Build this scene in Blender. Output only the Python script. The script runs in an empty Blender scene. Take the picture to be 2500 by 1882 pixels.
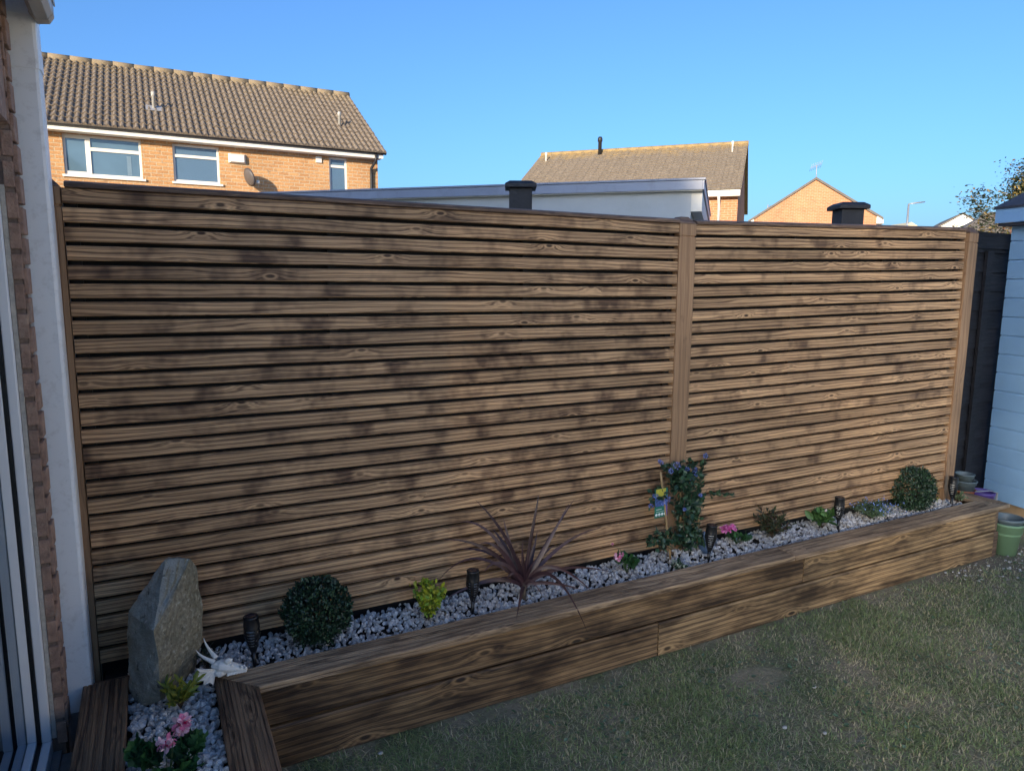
import bpy, bmesh, math, random
import numpy as np
from mathutils import Vector, Matrix, noise as mnoise
random.seed(7); rng = np.random.default_rng(11)
sc = bpy.context.scene
COL = sc.collection
R = math.radians

# ------------------------------------------------------------------ camera
yaw, pitch, roll = R(27.386), R(-8.392), R(0.455)
F = Vector((math.sin(yaw)*math.cos(pitch), math.cos(yaw)*math.cos(pitch), math.sin(pitch)))
r_ = Vector((math.cos(yaw), -math.sin(yaw), 0)); u_ = r_.cross(F)
Rt = math.cos(roll)*r_ + math.sin(roll)*u_; Up = -math.sin(roll)*r_ + math.cos(roll)*u_
cd = bpy.data.cameras.new('camera'); cam = bpy.data.objects.new('camera', cd); COL.objects.link(cam)
M = Matrix((Rt, Up, -F)).transposed().to_4x4(); M.translation = Vector((.2509, -2.9446, 1.8364))
cam.matrix_world = M
cd.sensor_width = 36; cd.lens = 36*1703.64/2500; cd.clip_start = .02; cd.clip_end = 2000
sc.camera = cam

# ------------------------------------------------------------------ light
ADDED_TREE=[(-.6,1.),(1.0,1.),(1.8,.86),(2.5,.66),(3.2,.47),(3.55,.42),(3.7,.8),(4.05,.85),(4.25,.2),(5.2,.05)]  # leaf density across the unseen tree added to thin the sun
SUN_EL = R(15.0); to_sun = Vector((-.75, -.66, 0)).normalized()
to_sun = Vector((to_sun.x*math.cos(SUN_EL), to_sun.y*math.cos(SUN_EL), math.sin(SUN_EL)))
w = bpy.data.worlds.new('World'); sc.world = w; w.use_nodes = True
nt = w.node_tree; nt.nodes.clear()
sky = nt.nodes.new('ShaderNodeTexSky'); sky.sky_type = 'NISHITA'; sky.sun_disc = False
sky.sun_elevation = SUN_EL; sky.sun_rotation = math.atan2(to_sun.x, to_sun.y)
sky.air_density = 1.0; sky.dust_density = 2.5; sky.ozone_density = 7.0
bg = nt.nodes.new('ShaderNodeBackground'); bg.inputs[1].default_value = .105
wo = nt.nodes.new('ShaderNodeOutputWorld')
nt.links.new(sky.outputs[0], bg.inputs[0]); nt.links.new(bg.outputs[0], wo.inputs[0])
sd = bpy.data.lights.new('sun', 'SUN'); sun = bpy.data.objects.new('sun', sd); COL.objects.link(sun)
sd.energy = 2.8; sd.angle = R(1.2); sd.color = (1, .84, .62)
sun.rotation_euler = (-to_sun).to_track_quat('-Z', 'Y').to_euler()
sun.location = (-20, -20, 20)
sc.view_settings.view_transform = 'Standard'; sc.view_settings.look = 'None'
sc.view_settings.exposure = 1.44; sc.view_settings.gamma = 1
sc.render.engine = 'CYCLES'
sc.cycles.max_bounces = 6; sc.cycles.diffuse_bounces = 4

# ------------------------------------------------------------------ helpers
def tag(o, label=None, cat=None, group=None, kind=None, category=None):
    cat = cat or category
    if label: o['label'] = label
    if cat: o['category'] = cat
    if group: o['group'] = group
    if kind: o['kind'] = kind
    return o
def empty(name, loc=(0,0,0), rz=0, **k):
    o = bpy.data.objects.new(name, None); COL.objects.link(o)
    o.location = loc; o.rotation_euler = (0,0,rz); o.empty_display_size = .05
    return tag(o, **k)
def copy_tree(o, parent=None):
    c = o.copy(); COL.objects.link(c); c.parent = parent
    for ch in [x for x in bpy.data.objects if x.parent == o]: copy_tree(ch, c)
    return c

class MB:
    def __init__(s): s.v=[]; s.f=[]; s.uv=[]; s.sm=[]
    def add(s, verts, faces, uvs=None, smooth=False):
        b=len(s.v); verts=[Vector(p) for p in verts]; s.v += verts
        for i,fc in enumerate(faces):
            s.f.append([b+j for j in fc]); s.sm.append(smooth)
            if uvs: s.uv.append(uvs[i])
            else:
                p=[verts[j] for j in fc]
                n=(p[1]-p[0]).cross(p[2]-p[0])
                a=max(range(3), key=lambda k: abs(n[k]))
                if a==0: s.uv.append([(q.y,q.z) for q in p])
                elif a==1: s.uv.append([(q.x,q.z) for q in p])
                else: s.uv.append([(q.x,q.y) for q in p])
        return s
    def box(s, x0,x1,y0,y1,z0,z1, m=None):
        vs=[Vector((x,y,z)) for x in(x0,x1) for y in(y0,y1) for z in(z0,z1)]
        if m: vs=[m@q for q in vs]
        return s.add(vs, [(0,1,3,2),(4,6,7,5),(0,4,5,1),(2,3,7,6),(0,2,6,4),(1,5,7,3)])
    def prism(s, pts, d):   # pts: planar polygon (3D), extruded along vector d
        n=len(pts); d=Vector(d); a=[Vector(p) for p in pts]; b=[p+d for p in a]
        return s.add(a+b, [tuple(range(n))[::-1], tuple(range(n,2*n))]+[(i,(i+1)%n,n+(i+1)%n,n+i) for i in range(n)])
    def tube(s, path, rad, seg=8, cap=True, smooth=True, flat=1.0):
        path=[Vector(p) for p in path]
        if not hasattr(rad,'__len__'): rad=[rad]*len(path)
        vs=[]; fs=[]
        t=(path[1]-path[0]).normalized()
        ref=Vector((0,0,1)) if abs(t.z)<.9 else Vector((1,0,0))
        for i,p in enumerate(path):
            t=(path[min(i+1,len(path)-1)]-path[max(i-1,0)]).normalized()
            a=t.cross(ref).normalized(); b=t.cross(a).normalized()
            for k in range(seg):
                th=2*math.pi*k/seg; vs.append(p+(a*math.cos(th)+b*math.sin(th)*flat)*rad[i])
        for i in range(len(path)-1):
            for k in range(seg):
                q=(k+1)%seg; fs.append((i*seg+k,i*seg+q,(i+1)*seg+q,(i+1)*seg+k))
        if cap: fs.append(tuple(range(seg))[::-1]); fs.append(tuple(range((len(path)-1)*seg,len(path)*seg)))
        return s.add(vs,fs,smooth=smooth)
    def lathe(s, prof, seg=24, c=(0,0,0), smooth=True, m=None):   # prof [(r,z)]
        vs=[];fs=[]; c=Vector(c)
        for r,z in prof:
            for k in range(seg):
                th=2*math.pi*k/seg; q=c+Vector((r*math.cos(th), r*math.sin(th), z)); vs.append(m@q if m else q)
        for i in range(len(prof)-1):
            for k in range(seg):
                q=(k+1)%seg; fs.append((i*seg+k,i*seg+q,(i+1)*seg+q,(i+1)*seg+k))
        return s.add(vs,fs,smooth=smooth)
    def ball(s, c, r, sub=1, jit=0):
        bm=bmesh.new(); bmesh.ops.create_icosphere(bm, subdivisions=sub, radius=1)
        rr=Vector(r) if hasattr(r,'__len__') else Vector((r,r,r)); c=Vector(c)
        vs=[c+Vector((v.co.x*rr.x,v.co.y*rr.y,v.co.z*rr.z))*(1+random.uniform(-jit,jit)) for v in bm.verts]
        fs=[tuple(v.index for v in f.verts) for f in bm.faces]; bm.free()
        return s.add(vs,fs,smooth=True)
    def sweep(s, prof, axis, t0, t1, m0=0, m1=0, n=1, wav=0, off=None, ref=0, closed_uv=True):
        # prof [(a,b)] cross-section; swept along axis ('x' or 'y'); ends shifted by m*(a-ref) for mitres
        if off is None: off=(random.uniform(0,60), random.uniform(0,60))
        k=len(prof); vs=[]; us=[]; per=[0]
        for i in range(k):
            a,b=prof[i],prof[(i+1)%k]; per.append(per[-1]+math.hypot(b[0]-a[0],b[1]-a[1]))
        for j in range(n+1):
            f=j/n
            for (a,b) in prof:
                s0=t0+m0*(a-ref); s1=t1+m1*(a-ref); t=s0+(s1-s0)*f
                da=db=0
                if wav and 0<=j<=n:
                    da=mnoise.noise(Vector((t*2.3+off[0]*3, off[1],0)))*wav; db=mnoise.noise(Vector((t*2.3+off[0]*3, off[1]+9,0)))*wav*.6
                vs.append(Vector((t,a+da,b+db)) if axis=='x' else Vector((a+da,t,b+db)))
        fs=[];uv=[]
        for j in range(n):
            for i in range(k):
                q=(i+1)%k; ix=(j*k+i,j*k+q,(j+1)*k+q,(j+1)*k+i)
                fs.append(ix)
                tt=lambda v: (v.x if axis=='x' else v.y)
                uv.append([(off[0]+tt(vs[ix[0]]),off[1]+per[i]),(off[0]+tt(vs[ix[1]]),off[1]+per[i+1]),(off[0]+tt(vs[ix[2]]),off[1]+per[i+1]),(off[0]+tt(vs[ix[3]]),off[1]+per[i])])
        for e,sgn in ((0,-1),(n,1)):
            ids=[e*k+i for i in range(k)]; 
            if sgn<0: ids=ids[::-1]
            fs.append(tuple(ids)); uv.append([(off[0]+30+prof[i%k][0]*.3, off[1]+prof[i%k][1]) for i in ids])
        return s.add(vs,fs,uv)
    def build(s, name, mat, parent=None, bevel=0, fix=True, **k):
        me=bpy.data.meshes.new(name); me.from_pydata([tuple(v) for v in s.v],[],s.f)
        ul=me.uv_layers.new(name='UVMap'); flat=[c for fc in s.uv for q in fc for c in q]
        ul.data.foreach_set('uv', flat)
        me.polygons.foreach_set('use_smooth', s.sm)
        if fix:
            bm=bmesh.new(); bm.from_mesh(me); bmesh.ops.recalc_face_normals(bm, faces=bm.faces); bm.to_mesh(me); bm.free()
        me.materials.append(mat)
        o=bpy.data.objects.new(name, me); COL.objects.link(o); o.parent=parent
        if bevel:
            b=o.modifiers.new('bevel','BEVEL'); b.width=bevel; b.segments=2; b.limit_method='ANGLE'
        return tag(o, **k)

def npmesh(name, V, Fc, mat, parent=None, col=None, smooth=False, **k):
    """V (n,3), Fc (m,k) uniform polygons, col (n,3) per-vertex"""
    me=bpy.data.meshes.new(name); n=len(V); m,kk=Fc.shape
    me.vertices.add(n); me.vertices.foreach_set('co', np.asarray(V,dtype=np.float32).ravel())
    me.loops.add(m*kk); me.loops.foreach_set('vertex_index', Fc.astype(np.int32).ravel())
    me.polygons.add(m); me.polygons.foreach_set('loop_start', np.arange(0,m*kk,kk,dtype=np.int32))
    me.polygons.foreach_set('loop_total', np.full(m,kk,dtype=np.int32))
    me.polygons.foreach_set('use_smooth', np.full(m,smooth))
    if col is not None:
        a=me.color_attributes.new('Col','FLOAT_COLOR','POINT'); c=np.ones((n,4),dtype=np.float32); c[:,:3]=col
        a.data.foreach_set('color', c.ravel())
    me.update(calc_edges=True); me.validate()
    me.materials.append(mat); o=bpy.data.objects.new(name,me); COL.objects.link(o); o.parent=parent
    return tag(o, **k)

# ------------------------------------------------------------------ materials
class NT:
    def __init__(s, name):
        s.m=bpy.data.materials.new(name); s.m.use_nodes=True; s.t=s.m.node_tree; s.t.nodes.clear()
        s.out=s.t.nodes.new('ShaderNodeOutputMaterial'); s.p=s.t.nodes.new('ShaderNodeBsdfPrincipled')
        s.t.links.new(s.p.outputs[0], s.out.inputs[0])
    def n(s, ty, **k):
        x=s.t.nodes.new(ty)
        for a,b in k.items():
            if a.startswith('i_'): x.inputs[int(a[2:])].default_value=b
            else: setattr(x,a,b)
        return x
    def l(s,a,b): s.t.links.new(a,b)
    def math(s, op, a, b=None, c=None, clamp=False):
        x=s.n('ShaderNodeMath', operation=op, use_clamp=clamp)
        for i,q in enumerate((a,b,c)):
            if q is None: continue
            if hasattr(q,'is_linked') or hasattr(q,'node'): s.l(q,x.inputs[i])
            else: x.inputs[i].default_value=q
        return x.outputs[0]
    def mix(s, fac, a, b, blend='MIX'):
        x=s.n('ShaderNodeMix', data_type='RGBA', blend_type=blend)
        for i,q in ((0,fac),(6,a),(7,b)):
            if hasattr(q,'node'): s.l(q,x.inputs[i])
            else: x.inputs[i].default_value = q if i==0 else (*q,1) if len(q)==3 else q
        return x.outputs[2]
    def noise(s, vec, scale, detail=2, rough=.5, dist=0):
        x=s.n('ShaderNodeTexNoise'); x.inputs['Scale'].default_value=scale; x.inputs['Detail'].default_value=detail
        x.inputs['Roughness'].default_value=rough; x.inputs['Distortion'].default_value=dist
        if vec is not None: s.l(vec,x.inputs['Vector'])
        return x.outputs[0]
    def ramp(s, fac, *st):
        x=s.n('ShaderNodeValToRGB'); s.l(fac,x.inputs[0]); e=x.color_ramp.elements
        while len(e)<len(st): e.new(.5)
        for i,(p,c) in enumerate(st):
            e[i].position=p; e[i].color=(c,c,c,1) if not hasattr(c,'__len__') else (*c,1)
        return x.outputs[0]
    def comb(s,x=None,y=None,z=None):
        c=s.n('ShaderNodeCombineXYZ')
        for i,q in enumerate((x,y,z)):
            if q is not None: s.l(q,c.inputs[i])
        return c.outputs[0]
    def bump(s, h, dist=.002, strength=1):
        b=s.n('ShaderNodeBump'); b.inputs['Distance'].default_value=dist; b.inputs['Strength'].default_value=strength
        s.l(h,b.inputs['Height']); s.l(b.outputs[0], s.p.inputs['Normal']); return b
    def set(s, **k):
        for a,b in k.items():
            i=s.p.inputs[a.replace('_',' ')]
            if hasattr(b,'node'): s.l(b,i)
            else: i.default_value=(*b,1) if hasattr(b,'__len__') and len(b)==3 else b
        return s

def plain(name, col, rough=.6, var=.15, scale=8, bump=0, bscale=60, metal=0, spec=.5, dirt=None, dscale=3):
    t=NT(name); tc=t.n('ShaderNodeTexCoord').outputs['Object']
    n=t.noise(tc, scale, 4, .6)
    f=t.ramp(n,(.3,1-var),(.7,1+0*var))
    c=t.mix(1,col,f,'MULTIPLY')
    if dirt:
        d=t.ramp(t.noise(tc,dscale,6,.7),(.52,0),(.75,1)); c=t.mix(t.math('MULTIPLY',d,dirt[3]),c,dirt[:3])
    t.set(Base_Color=c, Roughness=rough, Metallic=metal); t.p.inputs['Specular IOR Level'].default_value=spec
    if bump: t.bump(t.noise(tc,bscale,4,.6), bump)
    return t.m

def wood(name, light, dark, burn, K=125, burnamt=.8, blo=.52, bhi=.64, tone=(.75,1.2), A=4.5, kn=1, rough=.62, bump=.0012, fine=.5, bu=4.5, bv=7, grain=1.0, wet=False, ku=2.6, kv=8, kb=3.6, nv=9, nu=1.1, fv=210, kth=.5):
    t=NT(name); uvn=t.n('ShaderNodeUVMap').outputs[0]
    sp=t.n('ShaderNodeSeparateXYZ'); t.l(uvn,sp.inputs[0]); u,v=sp.outputs[0],sp.outputs[1]
    m=t.math
    # knots
    vo=t.n('ShaderNodeTexVoronoi', voronoi_dimensions='2D', feature='F1'); vo.inputs['Scale'].default_value=1
    t.l(t.comb(m('MULTIPLY',u,ku),m('MULTIPLY',v,kv)),vo.inputs['Vector'])
    d=vo.outputs['Distance']
    d2=m('MULTIPLY',d,d)
    sc_=t.n('ShaderNodeSeparateColor'); t.l(vo.outputs['Color'],sc_.inputs[0]); has=m('MULTIPLY',m('GREATER_THAN',sc_.outputs[0],kth),m('MULTIPLY_ADD',sc_.outputs[1],1.1,.35))
    bumpk=m('MULTIPLY',m('EXPONENT',m('MULTIPLY',d2,-24.0)),has)
    n1=t.noise(t.comb(m('MULTIPLY',u,nu),m('MULTIPLY',v,nv)),1,2,.5)
    n2=t.noise(t.comb(m('MULTIPLY',u,6),m('MULTIPLY',v,40)),1,3,.6)
    s_=m('ADD',m('MULTIPLY',v,K),m('MULTIPLY',n1,A*3))
    s_=m('ADD',s_,m('MULTIPLY',bumpk,kb*kn)); s_=m('ADD',s_,m('MULTIPLY',n2,.9))
    irr=t.noise(t.comb(m('MULTIPLY',u,.5),m('MULTIPLY',v,70)),1,2,.6)
    s_=m('ADD',s_,m('MULTIPLY',irr,2.6))
    ra=m('POWER',m('MULTIPLY_ADD',m('SINE',m('MULTIPLY',s_,6.2832)),.5,.5),1.6)
    rb=m('POWER',m('MULTIPLY_ADD',m('SINE',m('MULTIPLY_ADD',s_,2.45,1.3)),.5,.5),1.3)
    am=t.ramp(t.noise(t.comb(m('MULTIPLY',u,1.7),m('MULTIPLY',v,26)),1,2,.5),(.35,.4),(.62,1))
    ring=m('ADD',m('MULTIPLY',m('MULTIPLY',ra,am),.55),m('MULTIPLY',rb,.50))
    fin=t.noise(t.comb(m('MULTIPLY',u,3.5),m('MULTIPLY',v,fv)),1,3,.7)
    g=m('ADD',m('MULTIPLY',ring,1.05*grain),m('MULTIPLY',fin,fine))
    g=m('MULTIPLY_ADD',g,1.25,-.36,clamp=True)
    c=t.mix(g,dark,light)
    tn=t.noise(t.comb(m('MULTIPLY',u,1.3),m('MULTIPLY',v,1.6)),1,2,.5)
    c=t.mix(1,c,t.ramp(tn,(.3,tone[0]),(.7,tone[1])),'MULTIPLY')
    bn=t.noise(t.comb(m('MULTIPLY',u,bu),m('MULTIPLY',v,bv)),1,3,.6)
    bf=t.ramp(bn,(blo,0),(bhi,1))
    c=t.mix(m('MULTIPLY',bf,burnamt),c,t.mix(1,c,burn,'MULTIPLY'))
    ecore=t.ramp(d,(.0,1),(.035,1),(.07,0))
    c=t.mix(m('MULTIPLY',m('MULTIPLY',ecore,has),.75*min(kn,1)),c,tuple(q*.45 for q in dark))
    edge=t.ramp(d,(.05,0),(.08,1),(.12,0)); c=t.mix(m('MULTIPLY',m('MULTIPLY',edge,has),.5*min(kn,1)),c,light)
    if wet:
        wn=t.noise(t.comb(m('MULTIPLY',u,2.2),m('MULTIPLY',v,14)),1,4,.65)
        c=t.mix(t.ramp(wn,(.60,0),(.66,.7)),c,(.03,.016,.009))
    t.set(Base_Color=c,Roughness=rough); t.p.inputs['Specular IOR Level'].default_value=.4
    t.bump(m('ADD',ring,m('MULTIPLY',fin,.8)),bump)
    return t.m

def brick(name, c1, c2, mortar, bw=.225, bh=.075, ms=.01, bump=.004, mscol=None, dark=(.25,.13,.07)):
    t=NT(name); uvn=t.n('ShaderNodeUVMap').outputs[0]
    b=t.n('ShaderNodeTexBrick'); b.inputs['Scale'].default_value=1; b.inputs['Brick Width'].default_value=bw
    b.inputs['Row Height'].default_value=bh; b.inputs['Mortar Size'].default_value=ms; b.inputs['Mortar Smooth'].default_value=.3
    b.inputs['Color1'].default_value=(*c1,1); b.inputs['Color2'].default_value=(*c2,1); b.inputs['Mortar'].default_value=(*mortar,1)
    t.l(uvn,b.inputs['Vector'])
    n=t.noise(uvn,30,4,.6); n2=t.noise(uvn,1.2,3,.6)
    c=t.mix(1,b.outputs['Color'],t.ramp(n,(.3,.72),(.7,1.15)),'MULTIPLY')
    c=t.mix(t.math('MULTIPLY',t.ramp(t.noise(uvn,9,2),(.62,0),(.72,1)),.45),c,dark)
    c=t.mix(1,c,t.ramp(n2,(.3,.88),(.7,1.08)),'MULTIPLY')
    t.set(Base_Color=c,Roughness=.9)
    inv=t.math('SUBTRACT',1,b.outputs['Fac']); t.bump(t.math('ADD',inv,t.math('MULTIPLY',n,.4)),bump)
    return t.m

def colmat(name, rough=.55, transl=.0, nscale=40, var=.3, spec=.4, bump=0, coat=0):
    t=NT(name); a=t.n('ShaderNodeVertexColor', layer_name='Col').outputs[0]
    tc=t.n('ShaderNodeTexCoord').outputs['Object']
    n=t.noise(tc,nscale,3,.6); c=t.mix(1,a,t.ramp(n,(.3,1-var),(.7,1+var*.5)),'MULTIPLY')
    t.set(Base_Color=c,Roughness=rough); t.p.inputs['Specular IOR Level'].default_value=spec
    if bump: t.bump(n,bump)
    if transl:
        tr=t.n('ShaderNodeBsdfTranslucent'); t.l(c,tr.inputs[0]); mx=t.n('ShaderNodeMixShader'); mx.inputs[0].default_value=transl
        t.l(t.p.outputs[0],mx.inputs[1]); t.l(tr.outputs[0],mx.inputs[2]); t.l(mx.outputs[0],t.out.inputs[0])
    return t.m

M_slat = wood('scorched_slat_wood',(.64,.395,.205),(.12,.065,.036),(.25,.22,.235),K=135,tone=(.66,1.2),burnamt=.95,blo=.485,bhi=.67,A=2.6,bu=5.0,bv=4.2,fine=.75,ku=3.4,kb=2.9,kth=.5,grain=.95)
M_slatpale = wood('lightly_scorched_slat_wood',(.64,.395,.205),(.12,.065,.036),(.25,.22,.235),K=135,tone=(.66,1.2),burnamt=.85,blo=.53,bhi=.70,A=2.6,bu=5.0,bv=4.2,fine=.75,ku=3.4,kb=2.9,kth=.5,grain=.95)
M_rail = wood('stained_rail_wood',(.26,.165,.105),(.11,.068,.048),(.35,.32,.35),K=110,burnamt=.6,kn=.4)
M_post = wood('stained_post_wood',(.36,.215,.115),(.24,.14,.075),(.35,.3,.3),K=70,burnamt=.6,blo=.62,bhi=.72,A=2,fine=.6,kn=.9)
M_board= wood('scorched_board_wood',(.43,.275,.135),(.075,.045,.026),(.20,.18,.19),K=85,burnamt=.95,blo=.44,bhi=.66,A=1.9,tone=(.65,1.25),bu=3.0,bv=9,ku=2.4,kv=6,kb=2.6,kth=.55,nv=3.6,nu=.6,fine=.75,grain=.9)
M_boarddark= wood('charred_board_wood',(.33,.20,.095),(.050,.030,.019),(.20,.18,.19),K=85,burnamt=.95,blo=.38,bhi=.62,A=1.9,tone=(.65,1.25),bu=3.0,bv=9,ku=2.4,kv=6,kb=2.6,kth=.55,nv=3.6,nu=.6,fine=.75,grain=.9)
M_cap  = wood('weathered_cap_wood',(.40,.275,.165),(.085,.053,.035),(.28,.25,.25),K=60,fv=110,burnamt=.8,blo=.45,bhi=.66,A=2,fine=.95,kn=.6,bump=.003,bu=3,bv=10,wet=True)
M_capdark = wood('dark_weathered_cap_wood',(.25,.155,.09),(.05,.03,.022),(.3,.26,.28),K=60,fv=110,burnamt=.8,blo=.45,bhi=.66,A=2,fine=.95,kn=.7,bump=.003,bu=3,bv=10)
M_black = plain('black_membrane',(.006,.007,.008),.8)
M_blackfence = wood('black_stained_fence_wood',(.016,.015,.019),(.009,.009,.011),(.6,.6,.6),K=60,fine=.7)
M_blackpost = plain('black_stained_post_wood',(.022,.024,.032),.6,.5,14,.004,50)
M_upvc = plain('white_plastic',(.82,.84,.86),.32,.03,1)
M_pipe = plain('weathered_white_plastic',(.84,.87,.88),.38,.04,1,dirt=(.30,.29,.26,.35),dscale=28)
M_gutter = plain('dirty_cream_plastic',(.50,.47,.42),.4,.2,6,dirt=(.1,.09,.07,.4))
M_gasket = plain('black_rubber',(.008,.009,.01),.5)
M_seal = plain('cream_sealant',(.55,.52,.46),.85,.3,40,.004,90)
M_brickpier = plain('pier_brick',(.42,.27,.20),.9,.45,26,.005,110,dirt=(.50,.41,.32,.6),dscale=14)
M_mortar = plain('pier_mortar',(.24,.175,.14),.95,.3,40,.004,120)
M_sill = plain('grey_concrete',(.20,.21,.22),.85,.25,20,.002,150,dirt=(.08,.08,.07,.5))
M_stone = None
M_brickA = brick('buff_orange_brick',(.56,.30,.125),(.44,.22,.09),(.50,.38,.24),dark=(.20,.12,.07))
M_brickC = brick('orange_brick',(.58,.23,.10),(.50,.18,.075),(.50,.36,.24),bump=.002)
M_winwhite = plain('cream_window_plastic',(.80,.75,.66),.4,.05)
M_fascia = plain('white_fascia',(.78,.75,.68),.5,.08)
M_ventgrey = plain('grey_vent_pipe',(.42,.40,.36),.6,.15)
M_greyfascia = plain('grey_fascia',(.34,.37,.46),.4,.12,2,dirt=(.12,.13,.16,.35),dscale=5)
M_render = plain('white_wall_paint',(.60,.60,.58),.9,.08,3,.004,60,dirt=(.42,.43,.4,.5),dscale=1.5)
M_darkgut = plain('black_gutter',(.02,.02,.022),.5)
M_lead = plain('lead_flashing',(.32,.32,.33),.6,.2)
M_whiteext = plain('white_render_far',(.82,.80,.74),.9,.05)
M_greyroof = plain('grey_brown_roof',(.17,.145,.12),.9,.25,3,.01,20)
M_shed = plain('pale_blue_shed_paint',(.27,.47,.72),.55,.10,3,.0015,60,dirt=(.27,.42,.60,.5),dscale=2)
M_felt = plain('roof_felt',(.06,.065,.085),.9,.3,20,.002,300)
M_baseplank = plain('pale_brown_timber',(.36,.26,.16),.8,.3,5,.002,60)
M_metal = plain('galvanised_metal',(.45,.45,.44),.4,.1,metal=.6)
M_steel = plain('aerial_metal',(.35,.34,.33),.5,.1)
M_dish = plain('dark_grey_dish',(.10,.085,.08),.5,.1)
M_blackplastic = plain('black_lamp_plastic',(.010,.011,.013),.35,.1)
M_solar = plain('solar_cell',(.01,.012,.03),.12,.1)
M_diff = plain('frosted_diffuser',(.62,.66,.70),.4,.05)
M_leaf = colmat('leaf',.5,.22)
M_leafdark = colmat('box_leaf',.38,.10,60,.3,.5)
M_purple = colmat('cordyline_leaf',.38,.12,30,.3,.5)
M_petal = colmat('petal',.6,.25)
M_bark = plain('bark',(.14,.10,.065),.9,.4,30,.003,80)
M_cane = plain('bamboo',(.42,.28,.13),.5,.35,30,.001,100)
M_gravel = colmat('gravel_stone',.8,0,90,.35,.3,.002)
M_grass = colmat('grass_blade',.6,.25,3,.15)
M_ceramic = plain('white_resin',(.80,.77,.70),.45,.12,30,.002,200,dirt=(.55,.38,.2,.5),dscale=18)
M_greenpot = plain('green_plastic',(.20,.33,.19),.45,.1,6,dirt=(.2,.2,.15,.3))
M_greypot = plain('grey_green_plastic',(.14,.18,.19),.45,.1,6,dirt=(.2,.2,.18,.3))
M_purplepot = plain('purple_plastic',(.10,.055,.24),.4,.1)
M_orangepot = plain('terracotta_plastic',(.45,.15,.07),.6,.15)
M_darkpot = plain('dark_grey_plastic',(.03,.04,.045),.5,.1)
M_hose = plain('pale_grey_plastic',(.42,.43,.46),.5,.1)
M_soil = plain('dark_soil',(.030,.022,.016),.95,.5,60,.01,120)
M_blue = plain('blue_slate',(.07,.13,.24),.6,.35,30,.003,80)

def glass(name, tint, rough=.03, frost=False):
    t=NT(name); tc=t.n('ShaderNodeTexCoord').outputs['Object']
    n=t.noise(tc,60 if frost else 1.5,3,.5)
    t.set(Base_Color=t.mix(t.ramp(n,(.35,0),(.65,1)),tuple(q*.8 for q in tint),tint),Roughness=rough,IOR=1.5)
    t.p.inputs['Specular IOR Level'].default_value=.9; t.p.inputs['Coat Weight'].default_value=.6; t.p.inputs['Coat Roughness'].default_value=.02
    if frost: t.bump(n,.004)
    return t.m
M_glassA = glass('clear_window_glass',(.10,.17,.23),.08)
M_glassF = glass('frosted_window_glass',(.09,.16,.24),.3,True)
# patio pane: partly see-through
t=NT('patio_glass'); fr=t.n('ShaderNodeFresnel'); fr.inputs[0].default_value=1.6
gl=t.n('ShaderNodeBsdfGlossy'); gl.inputs['Roughness'].default_value=.015; gl.inputs[0].default_value=(.8,.9,1,1)
tr=t.n('ShaderNodeBsdfTransparent'); tr.inputs[0].default_value=(.62,.72,.76,1)
mx=t.n('ShaderNodeMixShader'); t.l(t.math('MULTIPLY_ADD',fr.outputs[0],1.1,.05,clamp=True),mx.inputs[0]); t.l(tr.outputs[0],mx.inputs[1]); t.l(gl.outputs[0],mx.inputs[2]); t.l(mx.outputs[0],t.out.inputs[0])
M_patio=t.m

def tile_mat(name, base, moss, amt):
    t=NT(name); tc=t.n('ShaderNodeTexCoord').outputs['Object']; uvn=t.n('ShaderNodeUVMap').outputs[0]
    n=t.noise(tc,14,5,.65); n3=t.noise(tc,2.2,4,.6)
    c=t.mix(1,base,t.ramp(n,(.3,.6),(.7,1.25)),'MULTIPLY')
    sp=t.n('ShaderNodeSeparateXYZ'); t.l(uvn,sp.inputs[0])    # u=x, v=0..1 up the slope
    up=t.math('MULTIPLY_ADD',sp.outputs[1],1.3,-.98)
    f=t.math('ADD',t.math('MULTIPLY',n3,.9),up); f=t.math('ADD',f,t.math('MULTIPLY',n,.25))
    c=t.mix(t.ramp(f,(.62,0),(.95,amt)),c,moss)
    c=t.mix(t.ramp(t.noise(tc,22,3,.5),(.66,0),(.74,.45)),c,(.34,.30,.24))
    t.set(Base_Color=c,Roughness=.95); t.bump(n,.006); return t.m
M_tileA = tile_mat('weathered_brown_roof_tile',(.215,.17,.125),(.27,.20,.10),.45)
M_tileB = tile_mat('weathered_roof_tile',(.24,.19,.135),(.36,.24,.09),.75)

# standing stone
t=NT('greenish_standing_stone'); tc=t.n('ShaderNodeTexCoord').outputs['Object']
n=t.noise(tc,9,6,.65); n2=t.noise(tc,60,4,.6); n3=t.noise(tc,3,3,.5)
c=t.mix(t.ramp(n,(.35,0),(.65,1)),(.19,.195,.165),(.36,.365,.33)); c=t.mix(t.ramp(n3,(.45,0),(.6,.6)),c,(.25,.22,.14))
gn=t.n('ShaderNodeNewGeometry'); sn=t.n('ShaderNodeSeparateXYZ'); t.l(gn.outputs['True Normal'],sn.inputs[0])
c=t.mix(t.ramp(t.math('ADD',sn.outputs[0],t.math('MULTIPLY',n,.25)),(.25,0),(.42,.75)),c,t.mix(t.ramp(n2,(.4,0),(.6,1)),(.13,.11,.065),(.27,.235,.15)))
c=t.mix(t.ramp(n2,(.60,0),(.68,.6)),c,(.46,.47,.42)); c=t.mix(t.ramp(t.noise(tc,35,3),(.3,.7),(.36,0)),c,(.03,.03,.025))
t.set(Base_Color=c,Roughness=.9); t.bump(t.math('ADD',n,t.math('MULTIPLY',n2,.6)),.016); M_stone=t.m

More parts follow.
